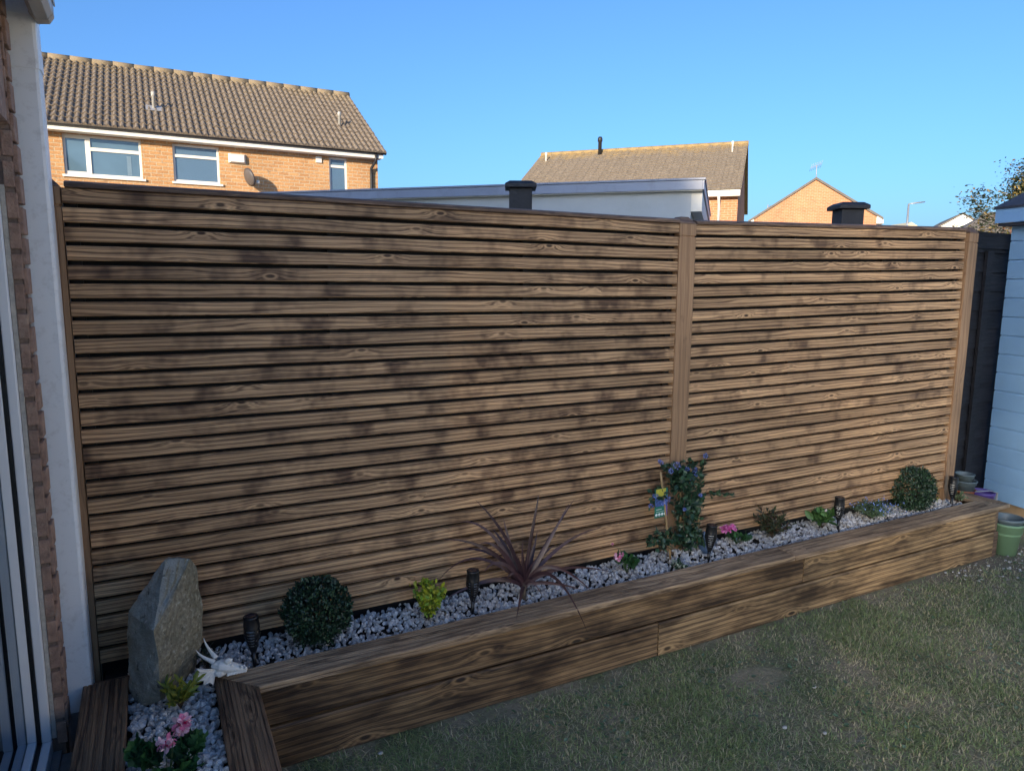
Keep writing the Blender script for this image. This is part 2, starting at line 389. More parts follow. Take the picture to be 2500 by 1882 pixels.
# ------------------------------------------------------------------ ground
t=NT('lawn_earth'); tc=t.n('ShaderNodeTexCoord').outputs['Object']
n=t.noise(tc,3,5,.65); n2=t.noise(tc,45,5,.7); n3=t.noise(tc,.9,3,.5)
c=t.mix(t.ramp(n,(.4,0),(.6,1)),(.15,.165,.08),(.27,.23,.15)); c=t.mix(1,c,t.ramp(n2,(.3,.5),(.7,1.4)),'MULTIPLY')
c=t.mix(t.ramp(n3,(.55,0),(.7,.55)),c,(.24,.21,.15))
for (gx,gy,rx,ry,cc_,am_) in ((2.64,-0.78,.30,.13,(.34,.28,.18),.5),(1.05,-.74,.30,.12,(.20,.15,.11),.7),(5.2,-.55,1.3,.28,(.17,.13,.10),.75),(3.9,-1.05,.6,.2,(.30,.25,.17),.5)):
    mp=t.n('ShaderNodeMapping'); mp.vector_type='POINT'; mp.inputs['Location'].default_value=(-gx/rx,-gy/ry,0); mp.inputs['Scale'].default_value=(1/rx,1/ry,1); t.l(tc,mp.inputs[0])
    gd=t.n('ShaderNodeTexGradient', gradient_type='SPHERICAL'); t.l(mp.outputs[0],gd.inputs[0])
    c=t.mix(t.math('MULTIPLY',t.ramp(t.math('ADD',gd.outputs[1],t.math('MULTIPLY_ADD',n,.6,-.3)),(.15,0),(.5,1)),am_),c,cc_)
t.set(Base_Color=c,Roughness=.95); t.bump(n2,.012); M_ground=t.m
g=MB(); g.add([(-300,-300,0),(300,-300,0),(300,300,0),(-300,300,0)],[(0,1,2,3)]); g.build('ground',M_ground,kind='structure')

m=MB()
M_paving=plain('added_bounce_paving',(.52,.48,.42),.8,.15,3,.003,60)
for i in range(6):
    for j in range(5): m.box(-.6+i*.605,-.6+i*.605+.597,-2.15-j*.605-.597,-2.15-j*.605,.002,.024)
m.build('patio',M_paving,kind='structure')  # pale slabs added out of view to bounce light onto the fence
# lawn blades
def fbm(x,y,s,seed=0):
    o=np.zeros(len(x)); 
    for k in range(3):
        f=s*2**k; a=.5**k
        o+=a*(np.sin(x*f*1.3+y*f*.7+seed+1.7*k)*np.cos(y*f*1.1-x*f*.5+seed*2.1+k)+.5*np.sin(x*f*2.3+seed)*np.sin(y*f*1.9+seed*.7))
    return o
def in_view(x,y,marg=80):
    dx=x-.2509; dy=y+2.9446; dz=-1.8364
    c=dx*F.x+dy*F.y+dz*F.z; a=dx*Rt.x+dy*Rt.y+dz*Rt.z; b=dx*Up.x+dy*Up.y+dz*Up.z
    px=1250+1703.6*a/c; py=941-1703.6*b/c
    return (c>.2)&(px>-200-marg)&(px<2600+marg)&(py<2050+marg)
def grass():
    n=520000
    x=rng.uniform(.45,9.0,n); y=-.42-rng.uniform(0,1,n)**1.15*3.6
    m=in_view(x,y,200); x=x[m]; y=y[m]
    d=fbm(x,y,2.6,3)+.5*fbm(x,y,9,5)
    bare=np.clip(1.05-((x-2.64)**2/.07+(y--0.78)**2/.012),0,1)*.55
    bare=np.maximum(bare, np.clip(1.2-((x-.9)**2/.05+(y+.72)**2/.01),0,1)*.8)
    edge=np.clip((y+.55)/.12,0,1)*.75+np.clip((x-4.3)/1.2,0,1)*np.clip((y+1.15)/.35,0,1)*.6
    keep=rng.uniform(0,1,len(x))<np.clip(.80+.30*d-bare-edge,.08,1)
    x=x[keep]; y=y[keep]; d=d[keep]; n=len(x)
    th=rng.uniform(0,2*np.pi,n); L=rng.uniform(.008,.025,n)*(1+.2*d); wd=rng.uniform(.0010,.0022,n)
    lean=rng.uniform(.6,2.6,n); dx,dy=np.cos(th),np.sin(th)
    px,py=-dy,dx
    V=np.zeros((n,5,3)); 
    for k,(s,zf,lf,wf) in enumerate(((-1,0,0,1),(1,0,0,1),(-1,.62,.35,.8),(1,.62,.35,.8),(0,.85,1,0))):
        V[:,k,0]=x+dx*L*lean*lf+px*wd*wf*s; V[:,k,1]=y+dy*L*lean*lf+py*wd*wf*s; V[:,k,2]=L*zf/(.6+.4*lean)
    b=(np.arange(n)*5)[:,None]
    Fc=np.concatenate([b+np.array([[0,1,3]]),b+np.array([[0,3,2]]),b+np.array([[2,3,4]])])
    hue=rng.uniform(0,1,n); dry=(rng.uniform(0,1,n)<.36+.20*np.clip(-d+.3*fbm(x,y,1.3,9),-1,1)+.12*(x>3))
    c=np.stack([.20+.11*hue,.27+.10*hue,.115+.03*hue],1)
    c[dry]=np.stack([.44+.10*hue,.39+.08*hue,.25+.05*hue],1)[dry]
    return V.reshape(-1,3),Fc,np.repeat(c,5,0)
V,Fc,c=grass(); npmesh('lawn_grass',V,Fc,M_grass,col=c,kind='stuff',label='short patchy lawn grass with dry straw in front of the planter',category='grass')

# ------------------------------------------------------------------ leaf clouds
def norm(a): return a/np.maximum(np.linalg.norm(a,axis=1,keepdims=True),1e-9)
T_oval=(np.array([[0,0,0],[.3,.45,.06],[.3,-.45,.06],[.35,0,-.03],[.72,.36,.05],[.72,-.36,.05],[1,0,0]]),
        np.array([[0,3,1],[0,2,3],[3,4,1],[3,2,5],[3,6,4],[3,5,6]]))
T_thin=(np.array([[0,0,0],[.45,.5,.02],[.45,-.5,.02],[1,0,-.05]]),np.array([[0,2,1],[1,2,3]]))
def lobed(k=7):
    v=[[.0,0,0]]; 
    for i in range(2*k+1):
        a=-2.6+5.2*i/(2*k); r=.5 if i%2 else .40
        v.append([.42+r*math.cos(a)*-1*-1, r*math.sin(a), .05+.05*math.sin(i*2.1)])
    v[0]=[.38,0,0]; v.insert(1,[0,0,-.02])
    f=[[0,i,i+1] for i in range(2,len(v)-1)]+[[0,1,2],[0,len(v)-1,1]]
    return np.array(v),np.array(f)
T_lobe=lobed()
def leaves(P, D, N, L, W, C, T=T_oval):
    """P base points, D directions, N normals, L lengths, W widths, C colours"""
    D=norm(D); S=norm(np.cross(N,D)); N2=np.cross(D,S); tv,tf=T; n=len(P); k=len(tv)
    V=P[:,None,:]+D[:,None,:]*(tv[None,:,0:1]*L[:,None,None])+S[:,None,:]*(tv[None,:,1:2]*W[:,None,None])+N2[:,None,:]*(tv[None,:,2:3]*L[:,None,None])
    Fc=(np.arange(n)*k)[:,None,None]+tf[None]
    return V.reshape(-1,3), Fc.reshape(-1,3), np.repeat(C,k,0)
def rnd(n): return norm(rng.normal(size=(n,3)))
def pal(n, *cols):
    cols=np.array(cols); i=rng.integers(0,len(cols),n); return cols[i]*rng.uniform(.75,1.25,(n,1))
def blob_leaves(c, r, n, L, W, cols, up=.3, out=1.0, shell=.75, T=T_oval, jr=.5, lump=0):
    d=rnd(n); rad=rng.uniform(shell,1,n)
    if lump: rad*=1+lump*fbm(d[:,0]*3,d[:,1]*3+d[:,2]*2,1.6,1)*.5
    P=np.array(c)+d*rad[:,None]*np.array(r)
    D=d*out+rnd(n)*jr+np.array([0,0,up]); N=d+rnd(n)*.6
    l=rng.uniform(.7,1.25,n)*L; return leaves(P,D,N,l,l*W,pal(n,*cols),T)
def join(*a):
    V=[];Fs=[];C=[];b=0
    for v,f,c in a: V.append(v);Fs.append(f+b);C.append(c);b+=len(v)
    return np.concatenate(V),np.concatenate(Fs),np.concatenate(C)

# ------------------------------------------------------------------ slatted fence
FZ=.375; H=1.777; PT=.0665; SL=.0515
def slat_prof(z, y0=0., y1=.030):
    c=.0035; z1=z+SL
    return [(y0,z+c),(y0+c,z),(y1,z),(y1,z1),(y0+c*1.6,z1),(y0,z1-c)]
def panel(name,label,W,loc,rz,tilt):
    e=empty(name,loc,0,label=label,cat='fence panel',group='slatted fence panels'); e.rotation_euler=(0,-tilt,rz)
    s=MB()
    for i in range(27):
        z=H-SL-i*PT+random.uniform(-.0008,.0008); dy=random.uniform(-.001,.001)
        p=[(a+dy,b) for a,b in slat_prof(z)]
        s.sweep(p,'x',(random.uniform(.001,.004) if W>2.5 else -.038),W-random.uniform(.001,.004),n=40,wav=.0022,off=(random.uniform(0,90),i*1.7+random.uniform(0,.9)))
    s.build('slat_panel',M_slat if W>2.5 else M_slatpale,e)
    for x in (.01,W/3,2*W/3,W-.045): MB().box(x,x+.035,.031,.050,.005,H-.005).build('batten',M_black,e)
    k=MB(); k.box(.0,W,.052,.056,-.10,H-.002); k.build('backing_sheet',M_black,e)
    r=MB()
    pr=[(-.010,H+.001),(.062,H+.001),(.062,H+.016),(.030,H+.027),(-.004,H+.020),(-.010,H+.014)]
    r.sweep(pr,'x',.012,W-.004,n=20,wav=.001); r.build('top_rail',M_rail,e,bevel=.002)
    return e
panel('slatted_fence_panel','wide scorched slatted fence panel left of the middle post',2.768,(0,0,FZ),0,0)
panel('slatted_fence_panel','lighter scorched slatted fence panel right of the middle post',2.268,(2.9162,.0105,FZ),R(-2.864),R(1.232))
def post(x0,x1,y0,ztop,label):
    w=x1-x0; e=empty('fence_post',((x0+x1)/2,y0+w/2,0),0,label=label,cat='fence post',group='fence posts'); h=w/2
    m=MB(); m.sweep([(-h,-h),(h,-h),(h,h),(-h,h)] ,'x',0,1) if False else None
    m=MB()
    def ring(a,z): return [(-a,-a,z),(a,-a,z),(a,a,z),(-a,a,z)]
    lv=[(h,0),(h,ztop-.070),(h-.005,ztop-.067),(h-.005,ztop-.061),(h,ztop-.058),(h,ztop)]
    vs=[];fs=[];uv=[]; ou,ov=random.uniform(0,50),random.uniform(0,50)
    for a,z in lv: vs+=ring(a,z)
    for i in range(len(lv)-1):
        for k in range(4):
            q=(k+1)%4; fs.append((i*4+k,i*4+q,i*4+4+q,i*4+4+k)); z0,z1=lv[i][1],lv[i+1][1]
            v0,v1=ov+k*w,ov+(k+1)*w; uv.append([(ou+z0,v0),(ou+z0,v1),(ou+z1,v1),(ou+z1,v0)])
    m.add(vs,fs,uv); m.build('post_shaft',M_post,e)
    c=MB(); vs=ring(h,ztop+.0005)+ring(h*.98,ztop+.006)+ring(h*.45,ztop+.040)
    c.add(vs,[(0,1,5,4),(1,2,6,5),(2,3,7,6),(3,0,4,7),(4,5,9,8),(5,6,10,9),(6,7,11,10),(7,4,8,11),(8,9,10,11),(3,2,1,0)]); c.build('post_top',M_rail,e,bevel=.003)
    return e
post(-.125,-.001,-.012,FZ+H+.0,'left fence post partly hidden behind the white downpipe')
post(2.765,2.877,-.006,FZ+H-.002,'middle fence post between the two slatted panels')
post(5.162,5.264,-.113,FZ+H+.036,'right end fence post beside the black fence')

# black featheredge fence beyond right post
e=empty('black_fence',(5.31,.20,0),label='black stained board fence between the right post and the blue shed',cat='fence')
e.rotation_euler=(0,0,R(2))
b=MB()
for i in range(15):
    z=.05+i*.146
    for j in range(2): pass
    b.sweep([(0.0,z),(-.018,z-.004),(-.004,z+.150),(0.002,z+.150)],'x',-.1,1.02,n=6,wav=.002,off=(random.uniform(0,50),i*.7))
b.build('board_panel',M_blackfence,e)
b=MB(); b.box(.62,.70,-.040,-.019,.0,2.1); b.build('batten',M_blackfence,e)
b=MB(); b.box(-.1,1.02,-.030,.012,2.215,2.235); b.box(-.1,1.02,-.034,-.019,2.12,2.2135); b.build('top_rail',M_blackfence,e)

# ------------------------------------------------------------------ planter
pl=empty('raised_planter',(2.8,-.4,0),label='long low scorched timber raised bed under the slatted fence',cat='raised bed')
PX,PY=2.8,-.4
def toloc(o): o.location=(-PX,.4,0); return o
def boardy(axis,t0,t1,a0,a1,z0,z1,m,name,n=30,wav=.0015,label=None,flip=False):
    s=MB(); c=.007
    pr=[(a0,z0+c),(a0+c,z0),(a1-c,z0),(a1,z0+c),(a1,z1-c),(a1-c,z1),(a0+c,z1),(a0,z1-c)]
    s.sweep(pr,axis,t0,t1,n=n,wav=wav)
    o=s.build(name,m,pl,label=label); return toloc(o)
yb=-.407
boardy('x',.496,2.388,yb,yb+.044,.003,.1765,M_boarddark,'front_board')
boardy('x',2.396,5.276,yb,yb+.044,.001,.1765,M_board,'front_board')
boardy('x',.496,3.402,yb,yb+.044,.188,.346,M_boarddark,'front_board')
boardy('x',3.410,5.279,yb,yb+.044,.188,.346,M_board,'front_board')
boardy('y',-.404,-.10,5.284,5.334,.0,.1765,M_rail,'end_board',8)
boardy('y',-.398,-.10,5.281,5.322,.182,.346,M_rail,'end_board',8)
for z0,z1 in((.003,.178),(.188,.346)):
    boardy('y',-2.4,yb+.001,.450,.494,z0,z1,M_boarddark,'side_board',16)
    boardy('y',-2.4,-.145,-.03,.012,z0,z1,M_boarddark,'side_board',16)
def cap(axis,t0,t1,a0,a1,m0,m1,ref,mat,nm='cap_board',z0=.348,z1=.375,n=40):
    s=MB(); g=[]; k=9; w=(a1-a0)
    pr=[(a0,z0+.002),(a0+.002,z0),(a1-.002,z0),(a1,z0+.002),(a1,z1-.003),(a1-.003,z1)]
    for i in range(k,0,-1):
        x=a0+w*(i/(k+1)); pr+=[(x+.0028,z1),(x+.0010,z1-.0026),(x-.0010,z1-.0026),(x-.0028,z1)]
    pr+=[(a0+.003,z1),(a0,z1-.003)]
    s.sweep(pr,axis,t0,t1,m0,m1,n=n,wav=.0012,ref=ref); return toloc(s.build(nm,mat,pl))
yo,yi=-.4373,-.2907
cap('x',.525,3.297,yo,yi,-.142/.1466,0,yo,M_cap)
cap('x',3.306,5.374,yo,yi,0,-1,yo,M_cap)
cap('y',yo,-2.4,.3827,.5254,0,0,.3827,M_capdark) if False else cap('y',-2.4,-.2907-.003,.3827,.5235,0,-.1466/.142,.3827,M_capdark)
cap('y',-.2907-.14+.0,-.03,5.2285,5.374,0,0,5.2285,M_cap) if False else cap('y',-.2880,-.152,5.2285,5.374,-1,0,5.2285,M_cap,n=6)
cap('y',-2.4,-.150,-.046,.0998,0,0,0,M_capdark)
s=MB(); s.box(-.046,.12,-.148,-.095,.30,.352); toloc(s.build('offcut_block',M_capdark,pl))
s=MB(); s.box(.02,.43,-.08,-.03,.30,.3725-.006); toloc(s.build('back_rail',M_black,pl)) if False else None

# soil and gravel
s=MB(); s.box(.014,5.279,-.362,.050,.0,.315); s.box(.014,.448,-2.4,-.3625,.0,.304); s.build('bed_soil',M_soil,kind='structure')
def stones():
    T=[]
    bm=bmesh.new(); bmesh.ops.create_icosphere(bm,subdivisions=2,radius=1)
    base=np.array([v.co[:] for v in bm.verts]); fc=np.array([[v.index for v in f.verts] for f in bm.faces]); bm.free()
    for k in range(14):
        v=base.copy()
        for j in range(9):
            d=norm(rng.normal(size=(1,3)))[0]; h=rng.uniform(.45,.8); q=v@d; m=q>h; v[m]-=np.outer(q[m]-h,d)
        T.append(v*np.array([1,rng.uniform(.65,.9),rng.uniform(.5,.75)]))
    Vs=[];Fs=[];Cs=[];b=0
    def put(x,y,z,r,rot,c):
        nonlocal b
        v=T[rng.integers(0,14)]*r; Vs.append(v@rot.T+np.array([x,y,z])); Fs.append(fc+b); b+=len(v); Cs.append(np.repeat(c[None],len(v),0))
    n1,n2=7200,3000
    X=np.concatenate([rng.uniform(.02,5.22,n1),rng.uniform(.105,.378,n2)]); Y=np.concatenate([rng.uniform(-.30,.026,n1),rng.uniform(-2.0,-.29,n2)])
    for i in range(len(X)):
        x,y=X[i],Y[i]
        if i<n1 and x<.1: continue
        if i>=n1 and y<-1.35: continue
        edgez=-.003*math.exp(-((y+.0)/.03)**2) if i<n1 else 0
        z=.330+.014*mnoise.noise(Vector((x*3,y*6,0)))+rng.uniform(-.008,.012)+edgez
        r=rng.uniform(.0075,.0175)*(1.1 if i>=n1 else 1)
        q=rng.normal(size=4); q/=np.linalg.norm(q); a,bb,c_,d=q
        rot=np.array([[1-2*(c_*c_+d*d),2*(bb*c_-d*a),2*(bb*d+c_*a)],[2*(bb*c_+d*a),1-2*(bb*bb+d*d),2*(c_*d-bb*a)],[2*(bb*d-c_*a),2*(c_*d+bb*a),1-2*(bb*bb+c_*c_)]])
        g=rng.uniform(.38,.74); col=np.array([g,g*.985,g*.97])*(1 if rng.uniform()<.85 else .7)
        if rng.uniform()<.06: col=np.array([.74,.72,.68])
        put(x,y,z,r,rot,col)
    return np.concatenate(Vs),np.concatenate(Fs),np.concatenate(Cs)
V,Fc,c=stones(); npmesh('gravel',V,Fc,M_gravel,col=c,kind='stuff',label='pale grey limestone chippings covering the raised bed',category='gravel')

# ------------------------------------------------------------------ standing stone
pts=dict(t1=(.248,-.2,.825),t2=(.328,-.2,.81),tr=(.347,-.17,.77),r1=(.355,-.16,.684),r2=(.364,-.15,.582),r3=(.352,-.16,.452),rb=(.291,-.2,.343),bb=(0.202,-0.345,0.359),bl=(0.146,-0.310,0.355),l3=(.105,-.24,.435),l2=(.11,-.23,.545),l1=(.118,-.22,.657),ul=(.191,-.17,.74),rg1=(0.257,-0.310,0.708),rg2=(0.197,-0.385,0.643),rg3=(0.206,-0.385,0.535),
 l4=(.108,-.245,.350),l5=(.125,-.28,.315),k1=(.26,-.12,.80),k2=(.33,-.11,.76),k3=(.20,-.08,.66),k4=(.34,-.09,.45),k5=(.16,-.09,.50),k6=(.18,-.10,.30),k7=(.32,-.11,.30))
bm=bmesh.new(); cc=Vector((.235,-.2,.30))
for p in pts.values(): bm.verts.new(Vector(p)-cc)
bmesh.ops.convex_hull(bm,input=bm.verts)
for v in [v for v in bm.verts if not v.link_faces]: bm.verts.remove(v)
bmesh.ops.triangulate(bm,faces=bm.faces)
bmesh.ops.subdivide_edges(bm,edges=bm.edges,cuts=9,use_grid_fill=True)
bm.normal_update()
for v in bm.verts:
    q=v.co*1.0; d=mnoise.fractal(q*9,1,2,4)*.004+mnoise.fractal(q*30,1,2,4)*.0045
    v.co+=v.normal*d
me=bpy.data.meshes.new('standing_stone'); bm.to_mesh(me); bm.free(); me.materials.append(M_stone)
o=bpy.data.objects.new('standing_stone',me); COL.objects.link(o); o.location=cc
tag(o,'tall greenish grey upright rock standing at the left end of the bed','rock')

# ------------------------------------------------------------------ plants
def tubes(name,paths,mat,parent,rad=.0015,seg=5):
    m=MB()
    for p in paths: m.tube(p,[rad*(1-.6*i/(len(p)-1)) for i in range(len(p))],seg)
    return m.build(name,mat,parent)
def plant(name,label,cat,base,parts,stems=None,group=None,srad=.0015,smat=None):
    e=empty(name,base,label=label,cat=cat,group=group); b=np.array(base)
    for nm,(V,Fc,C),mat in parts: npmesh(nm,V-b,Fc,mat,e,col=C,kind='stuff' if nm=='blossom' else None)
    if stems: tubes('stem',[[tuple(np.array(q)-b) for q in p] for p in stems],smat or M_bark,e,srad)
    return e
G=.342
def boxball(x,y,z,r,label,yellow=False):
    cols=[(.018,.042,.024),(.028,.065,.032),(.045,.095,.045),(.014,.032,.02)]
    c=(x,y,z); parts=[blob_leaves(c,(r,r*.92,r),4200,.0155,.62,cols,.5,.45,.84,jr=.8,lump=.17),blob_leaves(c,(r*.86,)*3,2600,.013,.6,cols[:1],.1,1,.6)]
    if yellow:
        n=90; d=norm(rng.normal(size=(n,3))*.5+np.array([1,.1,-.35])); P=np.array(c)+d*r*1.0
        l=rng.uniform(.009,.015,n); parts.append(leaves(P,d+rnd(n)*.5,rnd(n),l,l*.55,pal(n,(.30,.30,.04),(.20,.25,.05))))
    st=[[(x,y,G-.02),(x,y,z-.3*r)]]+[[(x,y,z-.5*r),(x+.8*r*math.cos(a),y+.7*r*math.sin(a),z+.5*r*math.sin(a*3))] for a in np.linspace(0,6,9)]
    plant('box_ball',label,'shrub',(x,y,G),[('foliage',join(*parts),M_leafdark)],st,'clipped box balls',.004)
boxball(.795,-.150,.482,.138,'dark round clipped box shrub between the rock and the yellow shrub')
boxball(4.775,-.130,.470,.150,'round clipped box shrub at the right end of the bed',True)

# cordyline
CB=(1.759,-.17,.407)
CL=[(1.807,-.17,.692,1.843,-.16,.845),(1.893,-.15,.588,2.094,-.08,.762),(1.858,-.2,.584,1.986,-.2,.79),(1.676,-.16,.655,1.539,-.1,.84),(1.987,-.15,.577,2.24,-.12,.601),(1.577,-.2,.633,1.328,-.22,.726),(1.615,-.12,.684,1.469,-.08,.738),(1.609,-.18,.598,1.424,-.14,.635),(1.535,-.12,.59,1.363,-.06,.459),(1.612,-.22,.58,1.495,-.28,.562),(1.709,-.12,.609,1.693,-.08,.722),(1.842,-.1,.494,1.899,-.05,.621),(1.749,-.17,.537,1.754,-.17,.638),(1.927,-.2,.482,2.234,-.22,.403),(1.854,-.25,.536,2.038,-.34,.39),(1.849,-.3,.513,1.91,-.5,.286),(1.691,-.28,.439,1.582,-.43,.386),(1.861,-.22,.424,2.004,-.32,.395),(1.764,-.22,.465,1.792,-.3,.393),(1.577,-.2,.494,1.345,-.18,.424),(1.698,-.12,.45,1.633,-.06,.399),(1.697,-.12,.583,1.644,-.06,.671),(1.863,-.15,.531,1.973,-.1,.545),(1.622,-.2,.63,1.506,-.22,.675),(1.692,-.2,.504,1.649,-.16,.431)]
e=empty('cordyline',(CB[0],CB[1],G),label='purple spiky cordyline with long arching sword leaves in the middle of the bed',cat='plant')
off=Vector((CB[0],CB[1],G)); m=MB()
for i in range(16):
    a=random.uniform(0,6.28); rr=random.uniform(.02,.10); zz=random.uniform(.10,.24)
    CL.append((CB[0]+rr*.4*math.cos(a),CB[1]+rr*.4*math.sin(a),CB[2]+zz*.6,CB[0]+rr*math.cos(a)*1.3,CB[1]+rr*math.sin(a)*.9,CB[2]+zz))
VV=[];CC=[];FF=[];bb=0
for i,L in enumerate(CL):
    P0=Vector(CB)+Vector((random.uniform(-.008,.008),random.uniform(-.008,.008),random.uniform(-.02,.015))); P2=Vector(L[3:]); C1=Vector(L[:3])
    P1=C1*2-(P0+P2)*.5 if i<25 else C1
    P1=P1.lerp(C1,.35)
    n=14; wmax=(.021 if (P2-P0).length>.25 else .014)*random.uniform(.85,1.15)
    tw=random.uniform(-.6,.6); col=np.array(random.choice([(.075,.036,.040),(.050,.025,.030),(.10,.055,.055)]))
    for j in range(n+1):
        f=j/n; p=P0*(1-f)**2+P1*2*f*(1-f)+P2*f*f; tn=((P1-P0)*(1-f)+(P2-P1)*f).normalized()
        vd=(Vector((.25,-2.94,1.84))-p).normalized(); a_=tn.cross(vd).normalized(); b_=tn.cross(a_)
        sd_=(a_*math.cos(tw+f*.5)+b_*math.sin(tw+f*.5)); wd=wmax*(math.sin(min(1,f*1.9+.25)*math.pi/2))*(1-f**2.2)*.5+.0004
        for q,dz in((-1,0),(0,-.18),(1,0)): VV.append(tuple(p+sd_*wd*q+sd_.cross(tn)*wd*dz-off)); CC.append(col)
        if j<n:
            for q in (0,1): k=bb+j*3+q; FF.append((k,k+1,k+4,k+3))
    bb+=(n+1)*3
npmesh('foliage',np.array(VV),np.array(FF),M_purple,e,col=np.array(CC),smooth=True)
m=MB(); m.tube([(0,0,-.03),(0,0,.03),(0,0,.085)],[.012,.013,.010],8); m.build('stem',M_bark,e)

# yellow shrub
def wands(base,r,h,n):
    out=[]
    for i in range(n):
        a=random.uniform(0,6.28); q=r*random.uniform(.2,1)
        out.append([base,(base[0]+q*.4*math.cos(a),base[1]+q*.4*math.sin(a),base[2]+h*.5),(base[0]+q*math.cos(a),base[1]+q*math.sin(a),base[2]+h*random.uniform(.7,1.05))])
    return out
def wand_leaves(ws,n,L,W,cols,T=T_oval,t0=.25,up=.35,side=1.0):
    W_=np.array(ws); i=rng.integers(0,len(ws),n); f=rng.uniform(t0,1,n)[:,None]
    A,B,C=W_[i,0],W_[i,1],W_[i,2]; P=A*(1-f)**2+2*B*f*(1-f)+C*f*f; tn=norm((B-A)*(1-f)+(C-B)*f)
    D=rnd(n)*side+tn*.5+np.array([0,0,up]); N=tn+rnd(n)*.6; l=rng.uniform(.65,1.15,n)*L
    return leaves(P+D*.002,D,N,l,l*W,pal(n,*cols),T)
def simple(name,label,cat,base,r,h,nw,n,L,W,cols,T=T_oval,up=.35,extra=None,group=None,side=1.,t0=.2,srad=.0012):
    ws=wands(base,r,h,nw); parts=[('foliage',wand_leaves(ws,n,L,W,cols,T,t0,up,side),M_leaf)]
    if extra is purp: parts=[('foliage',join(parts[0][1],purp(ws)),M_leaf)]
    elif extra: parts+=extra(ws)
    return plant(name,label,cat,base,parts,ws,group,srad)
def purp(ws):
    n=60; P=np.array([w_[1] for w_ in ws])[rng.integers(0,len(ws),n)]+rng.normal(size=(n,3))*.022; l=np.full(n,.012)
    return leaves(P,rnd(n)+[0,0,.4],rnd(n),l,l*.6,pal(n,(.07,.04,.10),(.05,.03,.07)))
simple('golden_shrub','bright yellow green leafy shrub beside the black solar light with pale slots','shrub',(1.275,-.180,G),.080,.160,40,1150,.027,.55,[(.36,.40,.03),(.28,.38,.03),(.16,.28,.04),(.42,.44,.06)],extra=purp)
simple('variegated_shrub','tiny yellow variegated shrub in front of the upright rock','shrub',(.265,-.400,G),.062,.085,16,130,.044,.36,[(.38,.36,.05),(.20,.26,.05),(.30,.32,.05)],side=.8)
simple('rosemary','small dark needle leaved rosemary behind the white skull','plant',(.365,-.185,G),.06,.09,18,420,.020,.16,[(.03,.055,.035),(.05,.08,.055)],T_thin,up=.5)
simple('dwarf_rhododendron','dark bronze green rhododendron between the pink flower and the leafy primrose','shrub',(3.46,-.13,G),.115,.15,34,560,.042,.32,[(.05,.065,.03),(.035,.05,.03),(.10,.06,.04),(.07,.08,.035)],up=.2)
simple('ivy','low ivy with white edged leaves at the cap edge below the climbing shrub','plant',(2.66,-.225,G),.07,.03,12,110,.022,.8,[(.02,.06,.03),(.03,.08,.04),(.35,.40,.32)],T_lobe,up=.5)
simple('trailing_plant','small grey green trailing plant behind the rightmost solar light','plant',(5.19,-.20,G),.055,.07,14,160,.020,.6,[(.12,.17,.08),(.2,.25,.14)],up=.3)
def primflow(ws):
    out=[]
    for i in range(4):
        c0=np.array([3.93,-.17,G+.09])+rng.normal(size=3)*[.03,.02,.012]; a=np.arange(5)*1.257; D=np.stack([np.cos(a),np.full(5,-.3),np.sin(a)],1); l=np.full(5,.013)
        out.append(('flower',leaves(np.tile(c0,(5,1)),D,np.tile([0,-1.,.3],(5,1)),l,l*.9,pal(5,(.75,.62,.60),(.8,.75,.7))),M_petal))
    return out
simple('primrose','leafy bright green primrose left of the ornate solar light','plant',(3.88,-.14,G),.10,.095,20,90,.066,.62,[(.05,.13,.035),(.07,.17,.04),(.10,.20,.06)],up=.35,extra=primflow,t0=.4)
def blueflow(ws):
    n=150; i=rng.integers(0,len(ws),n); P=np.array([w_[2] for w_ in ws])[i]+rng.normal(size=(n,3))*.012+[.03,0,.004]; l=np.full(n,.0095)
    return [('blossom',leaves(P,rnd(n)+[0,-.4,.5],rnd(n),l,l*.9,pal(n,(.16,.26,.70),(.26,.38,.80))),M_petal)]
simple('lithodora','low mat of blue lithodora flowers left of the right box ball','plant',(4.32,-.15,G),.18,.10,80,2200,.021,.24,[(.09,.15,.08),(.12,.20,.09),(.08,.14,.09)],T_thin,up=.4,extra=blueflow)
def geranium(label,base,r,h,n,L,heads,pink,seed):
    ws=wands(base,r,h,16)
    A=wand_leaves(ws,n,L,.95,[(.025,.085,.030),(.035,.12,.035),(.02,.06,.025)],T_lobe,.55,.9,.8)
    fl=[];st=list(ws)
    for (x,y,z,rad) in heads:
        k=26; d=norm(rng.normal(size=(k,3))+[0,-.5,.5]); P=np.array([x,y,z])+d*rad*.5; l=np.full(k,rad*1.0)
        fl.append(leaves(P,rnd(k)*.9+d,d,l,l*.9,pal(k,*pink))); st.append([base,(x*.5+base[0]*.5,y*.5+base[1]*.5,z-.02),(x,y,z)])
        k=7; P=np.array([x,y-rad*.5,z+rad*.2])+rng.normal(size=(k,3))*rad*.2; fl.append(leaves(P,rnd(k),rnd(k),np.full(k,rad*.5),np.full(k,rad*.4),pal(k,(.55,.01,.10))))
    plant('geranium',label,'flower',base,[('foliage',A,M_leaf)]+[('flower',join(fl[2*i_],fl[2*i_+1]),M_petal) for i_ in range(len(heads))],st,'pink geraniums',.0016,M_stemgreen)
M_stemgreen=plain('green_stem',(.06,.12,.04),.6)
PK=[(.80,.22,.42),(.85,.35,.52),(.88,.55,.65)]; PK2=[(.80,.18,.50),(.78,.25,.58)]
geranium('pale pink geranium in the front left corner of the bed',(.215,-.79,G),.125,.085,64,.070,[(.262,-.735,.492,.024),(.262,-.725,.462,.021),(.215,-.76,.455,.022)],[(.85,.50,.58),(.88,.62,.70),(.80,.25,.42)],1)
